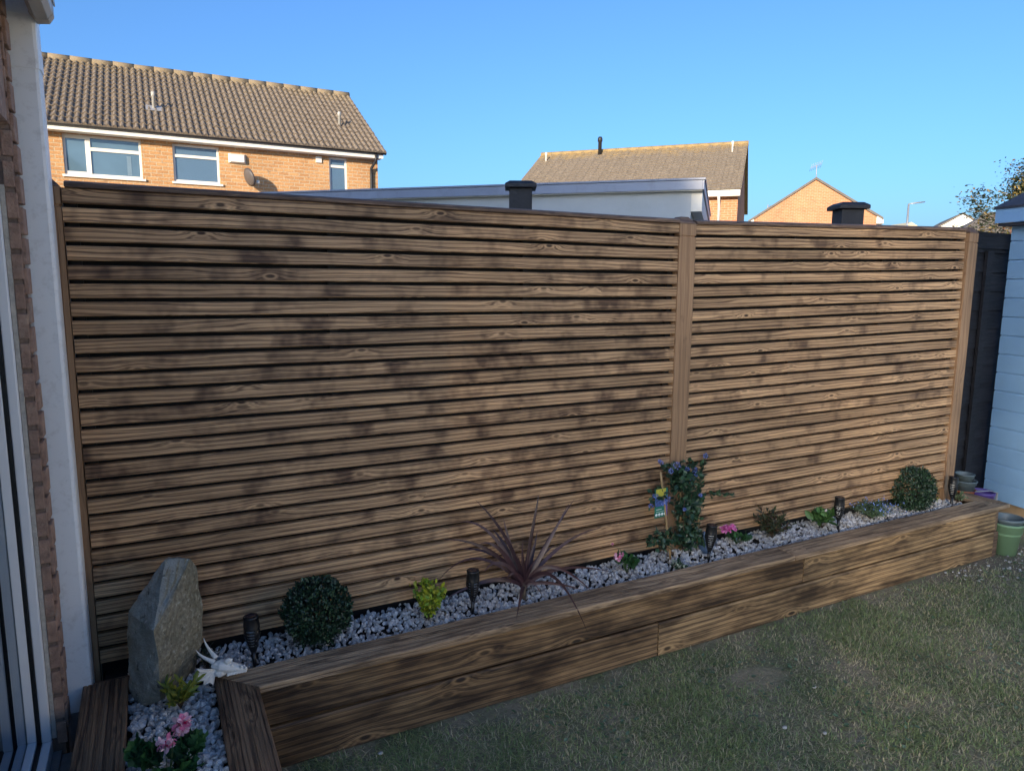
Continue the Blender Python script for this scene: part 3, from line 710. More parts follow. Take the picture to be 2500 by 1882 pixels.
geranium('single pink geranium right of the purple cordyline',(2.385,-.145,G),.07,.08,80,.038,[(2.315,-.16,.445,.018),(2.345,-.15,.448,.012),(2.32,-.10,.49,.008)],PK,2)
geranium('magenta pink geranium right of the solar light under the climber',(3.20,-.10,G),.08,.055,70,.036,[(3.105,-.12,.455,.022),(3.14,-.12,.452,.022),(3.075,-.12,.462,.018)],PK2,3)

# ceanothus on canes
cb=(2.84,-.08,G); e=empty('ceanothus',cb,label='blue flowering ceanothus trained up bamboo canes at the middle post',cat='shrub'); b=np.array(cb)
main=[[(2.84,-.06,.33),(2.76,-.07,.55),(2.72,-.07,.86)],[(2.85,-.06,.33),(2.86,-.08,.6),(2.88,-.07,.86)],[(2.85,-.07,.33),(2.93,-.07,.6),(2.94,-.07,.84)],[(2.85,-.06,.33),(2.80,-.09,.6),(2.83,-.08,.84)],
 [(2.88,-.07,.60),(3.0,-.07,.70),(3.165,-.08,.625)],[(2.72,-.07,.70),(2.64,-.07,.76),(2.57,-.09,.66)],[(2.76,-.07,.74),(2.70,-.07,.82),(2.645,-.07,.885)],[(2.92,-.07,.74),(2.95,-.07,.82),(2.962,-.07,.89)],
 [(2.84,-.06,.36),(2.70,-.08,.53),(2.56,-.09,.46)],[(2.84,-.06,.36),(2.74,-.10,.50),(2.66,-.12,.42)],[(2.85,-.06,.36),(2.92,-.10,.48),(2.93,-.12,.40)]]
dense=main[:4]*3+main[4:]
cols=[(.024,.062,.036),(.034,.085,.046),(.018,.046,.028),(.06,.12,.06)]
A=[wand_leaves(main[:4],360,.037,.62,cols,t0=.1),wand_leaves(main[4:],230,.032,.62,cols,t0=.1)]
for c0,r0,n0 in (((2.80,-.08,.79),(.10,.05,.08),420),((2.86,-.08,.62),(.08,.045,.10),380),((2.87,-.08,.45),(.07,.045,.10),260),((2.66,-.10,.46),(.09,.04,.05),140),((2.62,-.09,.71),(.05,.03,.04),40)):
    A.append(blob_leaves(c0,tuple(q*1.12 for q in r0),int(n0*.6),.035,.62,cols,.1,.5,.2,jr=1))
V,Fc,C=join(*A); npmesh('foliage',V-b,Fc,M_leafdark,e,col=C)
tubes('stem',[[tuple(np.array(q)-b) for q in p] for p in main],M_bark,e,.0025)
FL=[]
for (x,y,z,r) in [(2.733,-.1,.865,.020),(2.859,-.1,.828,.015),(2.872,-.1,.805,.014),(2.693,-.1,.84,.013),(2.803,-.1,.835,.013),(2.827,-.1,.788,.012),(2.593,-.1,.717,.014),(2.565,-.1,.663,.011),(2.649,-.07,.884,.011),(2.636,-.07,.893,.008),(2.962,-.07,.888,.012),(2.64,-.105,.675,.016),(2.67,-.11,.69,.014),(2.90,-.11,.68,.008),(2.78,-.12,.62,.007)]:
    k=70; d=rnd(k); P=np.array([x,y,z])+d*r*rng.uniform(.5,1,(k,1)); l=np.full(k,.0055); V,Fc,C=leaves(P,d+rnd(k)*.5,rnd(k),l,l*.9,pal(k,(.22,.30,.75),(.34,.43,.88),(.13,.18,.5))); npmesh('flower',V-b,Fc,M_petal,e,col=C)
for lb,p,q in (('left',(2.721,-.095,.33),(2.633,-.085,.837)),('mid',(2.846,-.03,.33),(2.814,-.035,.83)),('right',(2.955,-.045,.33),(2.944,-.06,.826))):
    m=MB(); m.tube([Vector(p).lerp(Vector(q),f) for f in np.linspace(0,1,9)],[.0058+.0006*(i%2) for i in range(9)],8)
    m.build('bamboo_cane',M_cane,label={'left':'left leaning bamboo cane of the climbing shrub','mid':'bamboo cane against the fence post behind the leaves','right':'right bamboo cane of the climbing shrub'}[lb],cat='garden cane',group='canes of the climbing shrub')
# plant tag
tg=empty('plant_label',(2.64,-.092,.67),R(4),label='green printed plant label hanging on the left cane',cat='plant label')
m=MB(); m.box(-.045,.045,-.0008,.0008,-.082,.078); m.build('card',plain('label_green',(.01,.16,.11),.4,.05),tg)
m=MB(); m.box(-.040,.030,-.0018,-.0009,.035,.077); m.build('yellow_band',plain('label_yellow',(.55,.50,.06),.4,.3,60),tg)
m=MB(); m.box(-.044,.044,-.0018,-.0009,-.020,.034); m.build('picture',plain('label_picture',(.10,.18,.50),.4,.8,120),tg)
m=MB()
for i in range(4):
    m.lathe([(.0001,0),(.0085,0),(.0085,.001),(.0001,.001)],12,(0,0,0),m=Matrix.Translation((-.032+i*.0205,-.0009,-.066))@Matrix.Rotation(R(90),4,'X'))
m.box(-.034,.005,-.0016,-.0009,-.038,-.035); m.box(-.034,.030,-.0016,-.0009,-.050,-.0485)
m.build('white_icon',plain('label_white',(.75,.80,.78),.4,.05),tg)
m=MB(); m.box(.030,.045,-.0022,-.0010,-.080,-.022); m.build('purple_band',plain('label_purple',(.16,.08,.30),.4,.05),tg)

# ------------------------------------------------------------------ solar lights
def make_lamp(kind):
    e=empty('solar_torch_light')
    prof=lambda z: .0085 if z<.045 else .0085+.0215*min(1,((z-.045)/.075))**.8 if z<.12 else .030-.004*((z-.12)/.055)
    m=MB(); m.tube([(0,0,-.03),(0,0,.0),(0,0,.046)],[.004,.0075,.0088],10); m.build('spike',M_blackplastic,e)
    seg=32; nz=26; z0,z1=.046,.150; vs=[];fs=[]
    for j in range(nz+1):
        z=z0+(z1-z0)*j/nz
        for k in range(seg): a=2*math.pi*k/seg; vs.append((prof(z)*math.cos(a),prof(z)*math.sin(a),z))
    rr=random.Random(kind)
    for j in range(nz):
        for k in range(seg):
            hole=False
            if kind==0: hole = (k%8 in (1,2,3,4,5)) and (j%3 in (1,)) and 4<j<24 or (k%8 in(1,2,3,4,5) and j<3 and j>0 and k%2)
            else:
                sec=(k//8)%2
                if sec==0: hole=(k%8 in(1,2,3,4,5,6)) and j%3==1 and 4<j<23
                else:
                    x=(k%8)-3.5; y=(j%8)-3.5; q=math.hypot(x,y*.9); hole=(abs(q-2.6)<.55 and (x+y)>-2.2 or q<1.0) and 4<j<23 or (rr.random()<.07 and 4<j<23)
            if hole: continue
            q=(k+1)%seg; fs.append((j*seg+k,j*seg+q,(j+1)*seg+q,(j+1)*seg+k))
    m=MB(); m.add(vs,fs,smooth=True); o=m.build('cage',M_blackplastic,e,fix=False); s=o.modifiers.new('s','SOLIDIFY'); s.thickness=.0016
    m=MB(); m.lathe([(.0301-.001,.149),(.0285,.155),(.0262,.178),(.0275,.181),(.0270,.186),(.0245,.187),(.0001,.185)],24); m.lathe([(.0001,.148),(.029,.149)],24); m.build('head',M_blackplastic,e)
    m=MB(); m.lathe([(.0001,.1878),(.021,.1876)],6); m.build('solar_panel',M_solar,e)
    m=MB(); m.lathe([(.0001,.052),(.007,.052),(.016,.09),(.0195,.12),(.0195,.147),(.0001,.147)],16); m.build('diffuser',M_diff,e)
    return e
lampA=make_lamp(0); lampB=make_lamp(1); used=set()
for base,(x,y),rz,lab in ((lampB,(.535,-.214),R(200),'ornate black solar torch light nearest the upright rock'),(lampA,(1.484,-.19),R(-25),'black solar torch light between the yellow shrub and the cordyline'),(lampA,(2.885,-.212),R(10),'tilted black solar torch light in front of the climbing shrub'),(lampB,(3.965,-.187),R(60),'ornate black solar torch light between the primrose and the blue flowers'),(lampA,(5.075,-.222),R(-20),'rightmost black solar torch light beside the right box ball')):
    o=base if id(base) not in used else copy_tree(base); used.add(id(base))
    o.location=(x,y,G+.006); o.rotation_euler=(R(random.uniform(-3,3)),R(random.uniform(-3,5)),rz); o.scale=(1.06,)*3
    tag(o,lab,'solar light','solar torch lights in the bed')

# blue ornament
m=MB(); m.tube([(0,.0,-.04),(.002,0,.0),(.0,0,.04),(-.008,0,.075),(-.02,-.01,.098)],[.036,.042,.034,.020,.004],14,flat=.8)
m.build('garden_ornament',M_blue,label='blue rounded ornament hiding behind the third solar light',cat='ornament').location=(2.962,-.10,.365)

# dragon skull
sk=empty('dragon_skull_ornament',(.455,-.325,.3765),label='white horned dragon skull ornament on the planter corner',cat='ornament')
m=MB(); c0=Vector((.455,-.325,.3765))
def W_(x,y,z): return Vector((x,y,z))-c0
m.tube([W_(.385,-.315,.412),W_(.41,-.32,.410),W_(.43,-.325,.404),W_(.455,-.33,.397),W_(.478,-.335,.390),W_(.490,-.337,.386)],[.010,.024,.0235,.017,.0125,.006],10,flat=.85)
for i in range(16):
    f=i/15; p=W_(.40+.085*f,-.322-.014*f,.425-.028*f); m.ball(p+Vector((random.uniform(-.004,.004),random.uniform(-.012,.008),random.uniform(-.008,.004))),random.uniform(.004,.010)*(1-.4*f),1,.15)
for i in range(7): m.ball(W_(.43+.009*i,-.345,.384),(.005,.004,.004),1)
m.ball(W_(.435,-.335,.428),(.016,.010,.011),1,.1)
m.ball(W_(.41,-.335,.392),(.022,.012,.014),1,.1)
o=m.build('skull',M_ceramic,sk); rm=o.modifiers.new('r','REMESH'); rm.mode='VOXEL'; rm.voxel_size=.0022; rm.use_smooth_shade=True
for a,bq,cq,d,r0 in (((.395,-.31,.420),(.375,-.30,.430),(.355,-.29,.440),(.345,-.285,.462),.0085),((.402,-.30,.428),(.388,-.285,.445),(.374,-.27,.462),(.370,-.262,.486),.008)):
    m=MB(); P=[W_(*q) for q in (a,bq,cq,d)]; path=[]
    for k in range(11):
        f=k/10; path.append(P[0]*(1-f)**3+P[1]*3*f*(1-f)**2+P[2]*3*f*f*(1-f)+P[3]*f**3)
    m.tube(path,[r0*(1-.88*(k/10)) for k in range(11)],9); m.build('horn',M_ceramic,sk)
m=MB(); hub=W_(.395,-.332,.405); pts=[]
for i in range(9):
    a=R(150+i*14); rr=.062 if i%2==0 else .046; pts.append(hub+Vector((math.cos(a)*rr,-.010,math.sin(a)*rr*.75)))
top=[hub+Vector((0,.004,.004))]+pts
for i in range(8): m.prism([hub,pts[i],pts[i+1]],(0,.004,0))
for i in range(0,9,2): m.tube([hub,pts[i]],[.003,.001],5)
m.build('frill',M_ceramic,sk)
sk.location.z+=.012; sk.scale=(1.15,)*3

# ------------------------------------------------------------------ green pots by the planter end
def potprof(rb,rt,h,th=.003):
    return [(.0001,0),(rb,0),(rb+(rt-rb)*.70,h*.70),(rb+(rt-rb)*.72+.006,h*.71),(rt+.002,h*.92),(rt+.008,h*.93),(rt+.008,h),(rt+.003,h+.002),(rt-.002,h-.004),(rb+(rt-rb)*.7,h*.69),(rb-th,th*2),(.0001,th*2)]
m=MB(); m.lathe(potprof(.072,.098,.225),40); m.build('plant_pot',M_greenpot,label='green plastic plant pot on the ground at the planter end',cat='plant pot').location=(5.438,-.400,.002)
m=MB(); m.lathe(potprof(.067,.092,.225),40); m.build('plant_pot',M_greypot,label='grey plant pot nested inside the green pot at the planter end',cat='plant pot').location=(5.438,-.400,.036)
o=bpy.data.objects[-1]
# pots behind
def pot(x,y,z,rb,rt,h,mat,label,cat='plant pot'):
    m=MB(); m.lathe(potprof(rb,rt,h),32); o=m.build('plant_pot' if cat=='plant pot' else 'bucket',mat,label=label,cat=cat); o.location=(x,y,z); return o
pot(5.65,.03,.002,.06,.078,.24,M_darkpot,'dark grey plant pot under the stack by the black fence')
pot(5.66,.03,.243,.062,.078,.07,M_orangepot,'orange pot low in the stack by the black fence')
pot(5.66,.03,.285,.064,.078,.10,M_greypot,'grey pot above the orange one in the stack by the black fence')
pot(5.655,.03,.35,.046,.060,.085,M_greypot,'small grey green pot topmost of the stack by the black fence')
pot(5.74,-.06,.002,.062,.078,.31,M_purplepot,'purple plastic bucket beside the blue shed','bucket')
m=MB(); m.tube([(-.10,0,.31),(-.03,-.06,.325),(.06,-.07,.30),(.115,-.04,.20),(.12,-.01,.06)],[.008]*5,8,flat=.35); m.build('bucket_strap',M_hose,label='pale grey plastic strip curling down beside the purple bucket',cat='strip').location=(5.745,-.06,.01)

# ------------------------------------------------------------------ blue shed
shx,shy=6.20,.165; sh=empty('garden_shed',(shx,shy,0),label='pale blue painted garden shed with dark felt roof at the right edge',cat='shed')
# local axes: X = along wall toward the camera, Y = into the shed; wall faces -Y
ax=Vector((-.22,-.975,0)).normalized(); sh.rotation_euler=(R(0),R(0),math.atan2(ax.y,ax.x))
m=MB(); LW=2.6; zb=.155; k=15; bh=(2.33-zb)/k
for i in range(k):
    z=zb+i*bh; m.add([(-.0,.0-.014,z),(LW,-.014,z),(LW,-.014,z+bh-.016),(0,-.014,z+bh-.016),(0,-.001,z+bh-.001),(LW,-.001,z+bh-.001),(LW,-.006,z),(0,-.006,z)],[(0,1,2,3),(3,2,5,4),(7,6,1,0)])
    # nail dots
m.box(-.0,LW,.0,1.8,zb,2.30); m.build('board_wall',M_shed,sh)
m=MB(); m.box(-.02,LW+.02,.02,1.8,0,zb-.002); m.build('base_timber',M_baseplank,sh)
m=MB(); m.box(-.05,LW+.1,-.130,-.108,2.315,2.425); m.build('fascia',M_shed,sh)
m=MB(); m.box(-.04,LW+.1,-.106,.0,2.292,2.313); m.build('soffit',M_felt,sh)
m=MB(); 
prof=[(-.140,2.420),(-.140,2.437),(.9,2.90),(.9,2.87)]
m.prism([(-.06,a,b) for a,b in prof],(LW+.3,0,0)); m.prism([(-.06,1.8*1-a+.0,b) for a,b in prof],(LW+.3,0,0)); m.build('felt_roof',M_felt,sh)
m=MB(); m.prism([(-.02,0,2.33),(-.02,1.8,2.33),(-.02,.9,2.80)],(.02,0,0)); m.build('gable',M_shed,sh)

# ------------------------------------------------------------------ own house on the left
oh=empty('brick_house',(-.3,-.25,0),label='brick house edge at the left with white patio door and downpipe',cat='house')
OX,OY=-.3,-.25
def ho(o): o.location=(.3,.25,0); return o
m=MB(); m.box(-.35,-.100,-.245,-.170,0,2.72); ho(m.build('pier_core',M_mortar,oh))
m=MB(); z=.236; i=0; cp=.094
while z<2.70:
    j=lambda a: random.uniform(-a,a)
    m.box(-.124+j(.001),-.0955+j(.0025),-.2535+j(.0018),-.236,z,z+cp-.016+j(.002))
    m.box(-.0990,-.0860+j(.003),-.2440+j(.003),-.172,z+cp*.5,z+cp*1.5-.012)
    m.box(-.36,-.1245,-.2500,-.236,z,z+cp-.016) if z>2.12 else None
    z+=cp; i+=1
ho(m.build('brickwork',M_brickpier,oh,bevel=.003))
m=MB(); 
for i in range(60):
    z=.262+i*.031; m.box(-.137,-.1245,-.2515-random.uniform(0,.003),-.244,z,z+.0312)
ho(m.build('sealant',M_seal,oh))
# door: jamb, gasket, sash, threshold
m=MB(); m.box(-.166,-.1375,-1.23,-.2525,.215,.262); m.box(-.166,-.1375,-.2725,-.2530,.2635,2.30); m.box(-.166,-.1375,-1.23,-.2740,2.12,2.30)
d=empty('patio_door',(0,0,0)); d.parent=oh; d.location=(.3,.25,0)
m.build('frame',M_upvc,d,bevel=.004)
m=MB(); m.box(-.178,-.1665,-1.23,-.2710,.23,.268); m.box(-.178,-.1665,-.2785,-.2610,.2685,2.20); m.build('gasket',M_gasket,d)
m=MB(); m.box(-.205,-.1785,-1.23,-.2700,.20,.278); m.box(-.205,-.1785,-.2800,-.2650,.2785,2.20); m.build('sash',M_upvc,d,bevel=.003)
m=MB(); m.box(-.212,-.2055,-1.23,-.27,.21,2.20); m.build('glass_pane',M_patio,d)
m=MB(); m.box(-.37,-.112,-1.23,-.2555,.0,.213); m.box(-.136,-.047,-1.23,-.2560,.0,.196); ho(m.build('doorstep',M_sill,oh))
# room behind
M_room=plain('dim_room_wall',(.16,.17,.18),.9,.2,2); M_curtain=plain('grey_curtain',(.22,.24,.26),.9,.3,5)
m=MB(); m.box(-2.6,-2.55,-1.23,-.35,.0,2.5); m.box(-2.6,-.36,-.40,-.35,0,2.5); m.box(-2.6,-.36,-1.23,-.35,.20,.215); m.box(-2.6,-.36,-1.23,-.35,2.45,2.5); ho(m.build('room',M_room,oh))
m=MB()
vs=[];n=60
for k in range(n+1):
    y=-.42-k*.010; x=-.30+.022*math.sin(k*.9)
    vs+= [(x,y,.24),(x,y,2.3)]
m.add(vs,[(2*k,2*k+2,2*k+3,2*k+1) for k in range(n)],smooth=True); ho(m.build('curtain_or_reflection',M_curtain,oh))
# extension body & roof, then the block added for its shade
m=MB(); m.box(-3.6,-.100,-1.36,-1.23,0,2.72); m.box(-3.6,-.355,-.34,-.171,0,2.72); m.box(-3.6,-.1,-1.23,-.246,2.31,2.72); m.box(-3.6,-2.7,-1.23,-.35,0,2.72); ho(m.build('wall',M_brickpier,oh))
m=MB(); m.box(-3.6,-.02,-1.4,-.20,2.722,2.78); ho(m.build('roof',M_felt,oh))
m=MB(); ya,yb2=-1.4,-.135
gp=[(-.028,2.725),(.035,2.725),(.035,2.665),(.022,2.645),(-.012,2.640),(-.028,2.66)]
m.sweep([(a,b) for a,b in gp],'y',ya,yb2); 
m.sweep([(.036,2.716),(.040,2.716),(.040,2.70),(.036,2.70)],'y',ya,yb2)
m.sweep([(a*1.0+.0015*(1 if a>0 else -1),b+(.002 if b>2.7 else -.002)) for a,b in gp],'y',-.19,-.165)
ho(m.build('gutter',M_gutter,oh,bevel=.006))
m=MB()
def rbox(mm,x0,x1,y0,y1,z0,z1,c=.012):
    pr=[(x0+c,y0),(x1-c,y0),(x1-c*.3,y0+c*.3),(x1,y0+c),(x1,y1),(x0,y1),(x0,y0+c),(x0+c*.3,y0+c*.3)]
    mm.prism([(a,b,z0) for a,b in pr],(0,0,z1-z0))
rbox(m,-.105,-.016,-.150,-.065,.28,2.535); rbox(m,-.108,-.013,-.153,-.062,2.50,2.56); rbox(m,-.1065,-.0145,-.1515,-.0635,2.56,2.66); rbox(m,-.108,-.013,-.153,-.062,2.66,2.76)
ho(m.build('downpipe',M_pipe,oh))
m=MB(); rbox(m,-.107,-.016,-.152,-.065,.0,.278); ho(m.build('pipe_base',M_sill,oh))
# two storey block added out of view on the left for its shade
mh=empty('added_shade_house',(-5,-1.5,0),label='two storey brick house block added out of view on the left for its shade',cat='house')
m=MB(); m.box(-4,3.35,2.0,4.6,0,5.5); m.build('wall',M_brickA,mh)
m=MB(); m.prism([(-4.3,1.8,5.45),(3.65,1.8,5.45),(-.3,1.8,8.6)],(0,3.0,0)); m.build('roof',M_tileA,mh)

# ------------------------------------------------------------------ tiled roofs
def tiled_roof(x0,x1,slope,ang,rows,pitch,mat,parent,name='roof',amp=.045,thick=.032,prof=None,verge=True):
    """local: eave along X at origin, rises in +Y"""
    ca,sa=math.cos(ang),math.sin(ang); n=int(round((x1-x0)/pitch)); pw=(x1-x0)/n
    prof=prof or [(0,0),(.18,.02),(.36,.0),(.42,.55),(.52,.95),(.70,1.),(.86,.75),(.93,.1)]
    xs=[];hs=[]
    for i in range(n):
        for a,h in prof: xs.append(x0+(i+a)*pw); hs.append(h*amp)
    xs.append(x1);hs.append(0); xs=np.array(xs);hs=np.array(hs); k=len(xs); V=[];UV=[]
    rl=slope/rows
    for j in range(rows):
        jit=rng.normal(size=k)*0
        for (s,up) in ((j*rl,thick),((j+1)*rl+.01,.004)):
            sag=.006*np.sin(xs*1.7+j)
            h=hs+up+sag*.5+np.repeat(rng.normal(size=n+1)*.0025,len(prof))[:k]
            s_=s-(.012*np.repeat(rng.uniform(0,1,n+1),len(prof))[:k] if up==thick else 0)
            V.append(np.stack([xs,s_*ca-h*sa,s_*sa+h*ca],1)); UV.append(np.stack([xs,np.full(k,s/slope)],1))
        V.append(np.stack([xs,(j*rl)*ca-0*hs,(j*rl)*sa+0*hs],1)); UV.append(np.stack([xs,np.full(k,j/rows)],1))
    V=np.concatenate(V);UV=np.concatenate(UV); Fs=[]
    i=np.arange(k-1)
    for j in range(rows):
        b=j*3*k
        Fs.append(np.stack([b+i,b+i+1,b+k+i+1,b+k+i],1)); Fs.append(np.stack([b+2*k+i,b+2*k+i+1,b+i+1,b+i],1))
    Fs=np.concatenate(Fs)
    o=npmesh(name,V,Fs,mat,parent); ul=o.data.uv_layers.new(name='UVMap'); ul.data.foreach_set('uv',UV[Fs.ravel()].ravel().astype(np.float32)); return o

# house A
A_=empty('neighbour_house',(2,14,0),label='large buff brick house with long brown tiled roof and satellite dish',cat='house'); HX=2
def a(o): o.location=(-HX,0,0); return o
EAV=4.80; m=MB()
wins=[(-1.09,.30,3.91,4.70),(.885,1.80,3.91,4.69),(4.18,4.60,3.6,4.695)]
# facade with openings
xs=[-3.0]+[q for w_ in wins for q in w_[:2]]+[5.34]
for i in range(len(xs)-1):
    x0,x1=xs[i],xs[i+1]
    if i%2==0: m.box(x0,x1,0,.25,0,EAV)
    else:
        w_=wins[i//2]; m.box(x0,x1,0,.25,0,w_[2]); m.box(x0,x1,0,.25,w_[3],EAV)
m.box(5.09,5.34,.25,6.2,0,EAV); m.box(-3.0,5.09,5.95,6.2,0,EAV)
m.prism([(5.10,.0,EAV),(5.10,6.2,EAV),(5.10,3.0,EAV+1.95)],(.24,0,0)); a(m.build('wall',M_brickA,A_))
for wi,(x0,x1,z0,z1) in enumerate(wins):
    fr=MB(); y0,y1=.04,.09; fw=.045
    fr.box(x0,x1,y0,y1,z1-fw,z1); fr.box(x0,x1,y0,y1,z0,z0+fw); fr.box(x0,x0+fw,y0,y1,z0+fw,z1-fw); fr.box(x1-fw,x1,y0,y1,z0+fw,z1-fw)
    gs=[]
    if wi==0:
        xm=-.66; zt=z1-.26; fr.box(xm-.045,xm+.045,y0-.003,y1-.003,z0+fw,z1-fw); fr.box(xm+.045,x1-fw,y0,y1,zt-.035,zt+.035); fr.box(x0+fw,xm-.045,y0+.0,y1,z1-fw-.03,z1-fw); fr.box(x0+fw,xm-.045,y0,y1,z0+fw,z0+fw+.03)
    else:
        zt=z1-(.24 if wi==1 else .20); fr.box(x0+fw,x1-fw,y0,y1,zt-.03,zt+.03)
    w_=fr.build('window',M_winwhite,A_,bevel=.006); w_.location=(-HX,0,0)
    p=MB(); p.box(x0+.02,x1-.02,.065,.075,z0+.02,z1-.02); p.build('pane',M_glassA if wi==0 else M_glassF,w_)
    if wi==0: MB().box(.02,.10,.060,.064,3.97,4.36).build('curtain_or_reflection',plain('painted_reflection',(.16,.24,.31),.4),w_)  # pale strip before the pane: a reflection put into the colour
    if wi<2:
        p=MB(); p.box(x0-.04,x1+.05,-.045,.04,z0-.045,z0-.002); p.build('sill',M_winwhite,w_)
m=MB(); m.box(-3.0,5.40,-.26,-.235,4.715,4.825); a(m.build('fascia',M_fascia,A_))
m=MB(); m.box(-3.0,5.38,-.234,.0,4.715,4.73); a(m.build('soffit',M_fascia,A_))
m=MB(); m.tube([(-3,-.30,4.84),(5.46,-.30,4.84)],.045,8); a(m.build('gutter',M_darkgut,A_))
m=MB(); m.tube([(5.22,-.29,4.80),(5.22,-.27,4.66),(5.16,-.08,4.50),(5.16,-.06,4.35),(5.16,-.06,0)],.034,8); a(m.build('downpipe',M_darkgut,A_))
rf=tiled_roof(-3.2,5.46,3.887,R(31.2),14,.130,M_tileA,A_,amp=.038); rf.location=(-HX,-.34,4.83)
rb=MB(); rb.prism([(-3.2,2.985,6.855),(-3.2,2.985,6.83),(-3.2,6.4,4.75),(-3.2,6.4,4.80)],(8.66,0,0)); a(rb.build('rear_roof',M_tileA,A_))
m=MB(); 
for i in range(20): m.tube([(-3.2+i*.433,2.985,6.850+random.uniform(-.006,.006)),(-3.2+(i+1)*.433+.006,2.985,6.852)],[.099,.0975],10)
a(m.build('ridge_tile',M_tileA,A_))
def stack(x,y,z,h,r,mat,parent,name='vent_pipe',fl=True):
    m=MB(); m.tube([(x,y,z-.1),(x,y,z+h*.72),(x,y,z+h*.74),(x,y,z+h*.9),(x,y,z+h)],[r,r,r*1.3,r*1.3,r*.9],10); o=m.build(name,mat,parent)
    return o
yv1,yv2=.62,.95
for (px_,yy,h) in ((.60,.70,.36),(4.66,.86,.34)):
    zz=4.83+(yy+.34)*math.tan(R(31.2)); o=stack(px_,yy,zz+.03,h,.036,M_ventgrey,A_); o.location=(-HX,0,0)
    m=MB(); m.box(-.16,.16,-.14,.14,0,.012,Matrix.Translation((px_,yy,zz+.045))@Matrix.Rotation(R(31.2),4,'X')); a(m.build('flashing',M_lead,A_)) if px_<1 else None
m=MB(); zc=4.48; m.add([(1.985,-.002,4.585),(2.345,-.002,4.585),(2.345,-.002,4.38),(1.985,-.002,4.38),(2.03,-.10,4.55),(2.30,-.10,4.55),(2.30,-.10,4.40),(2.03,-.10,4.40)],[(4,5,6,7),(0,1,5,4),(1,2,6,5),(2,3,7,6),(3,0,4,7)]); a(m.build('flue_box',M_fascia,A_))
m=MB(); m.box(3.87,4.0,-.04,-.001,4.54,4.67); a(m.build('wall_vent',M_fascia,A_))
ds=empty('satellite_dish',(0,0,0)); ds.parent=A_; ds.location=(-HX,0,0)
m=MB(); mm=Matrix.Translation((2.36,-.30,4.06))@Matrix.Rotation(R(24),4,'Z')@Matrix.Rotation(R(72),4,'Y')
m.lathe([(.0001,-.035),(.08,-.03),(.15,-.012),(.20,.012),(.202,.012),(.15,-.018),(.08,-.036),(.0001,-.041)],24,m=mm); m.build('reflector',M_dish,ds)
m=MB(); m.tube([(2.36,-.30,4.06),(2.40,-.14,3.98),(2.44,-.005,3.93)],.014,8); m.tube([(2.36,-.28,3.98),(2.52,-.36,3.96)],.010,6); m.box(2.50,2.56,-.39,-.33,3.94,4.0); m.build('arm',M_metal,ds)

# house B
B_=empty('far_house',(17.0,13.9,0),label='pale brown tiled house behind the white flat roofed garage',cat='house'); B_.rotation_euler=(0,0,math.atan2(-.69,.72)-R(3.5))
# local x runs toward the right eave (0 at right end), y into the house
m=MB(); m.box(-7.6,-.05-.0,.3,6.6,0,4.62); m.prism([(-.29,.3,4.62),(-.29,6.6,4.62),(-.29,3.6,6.62)],(.24,0,0)); m.prism([(-7.6,.3,4.62),(-7.6,6.6,4.62),(-7.6,3.6,6.62)],(.24,0,0)); m.build('wall',M_brickC,B_)
rf=tiled_roof(-7.8,.05,4.4,R(28.2),18,.30,M_tileB,B_,amp=.03,thick=.025); rf.location=(0,.0,4.80)
m=MB(); m.prism([(-7.8,3.87,6.89),(-7.8,3.87,6.86),(-7.8,7.6,4.7),(-7.8,7.6,4.75)],(7.85,0,0)); m.build('rear_roof',M_tileB,B_)
m=MB()
for i in range(18): m.tube([(-7.8+i*.436,3.88,6.88),(-7.8+(i+1)*.436+.01,3.88,6.885)],[.10,.095],8)
m.build('ridge_tile',M_tileB,B_)
m=MB(); m.box(-7.8,.02,-.03,.0,4.60,4.78); m.build('fascia',M_fascia,B_); m=MB(); m.box(-7.8,.02,.001,.3,4.60,4.62); m.build('soffit',M_fascia,B_)
m=MB(); m.tube([(-.62,-.06,4.72),(-.62,.0,4.5),(-.62,.24,4.35),(-.62,.24,0)],.045,8); m.build('downpipe',M_fascia,B_)
fr=MB(); x0,x1,z0,z1=-2.6,-1.20,3.2,4.50
fr.box(x0,x1,.20,.28,z1-.07,z1); fr.box(x0,x1,.20,.28,z0,z0+.07); 
for x in (x0,-1.85,x1-.09): fr.box(x,x+.09,.195,.275,z0+.07,z1-.07)
fr.box(x0+.09,-1.85,.20,.27,4.02,4.09)
w_=fr.build('window',M_winwhite,B_); p=MB(); p.box(x0+.05,x1-.05,.265,.275,z0+.05,z1-.05); p.build('pane',M_glassA,w_)
p=MB(); p.box(-1.62,-1.40,.255,.262,3.5,4.42); p.box(-2.5,-2.0,.255,.262,3.3,3.9); p.build('curtain_or_reflection',M_whiteext,w_)
for x,y,h,mat in ((-7.35,3.05,.55,M_fascia),(-.45,3.1,.55,M_fascia),(-5.35,3.55,.95,M_darkgut)):
    o=stack(x,y,4.8+y*math.tan(R(28.2)),h*.7,.035 if mat is M_fascia else .07,mat,B_)

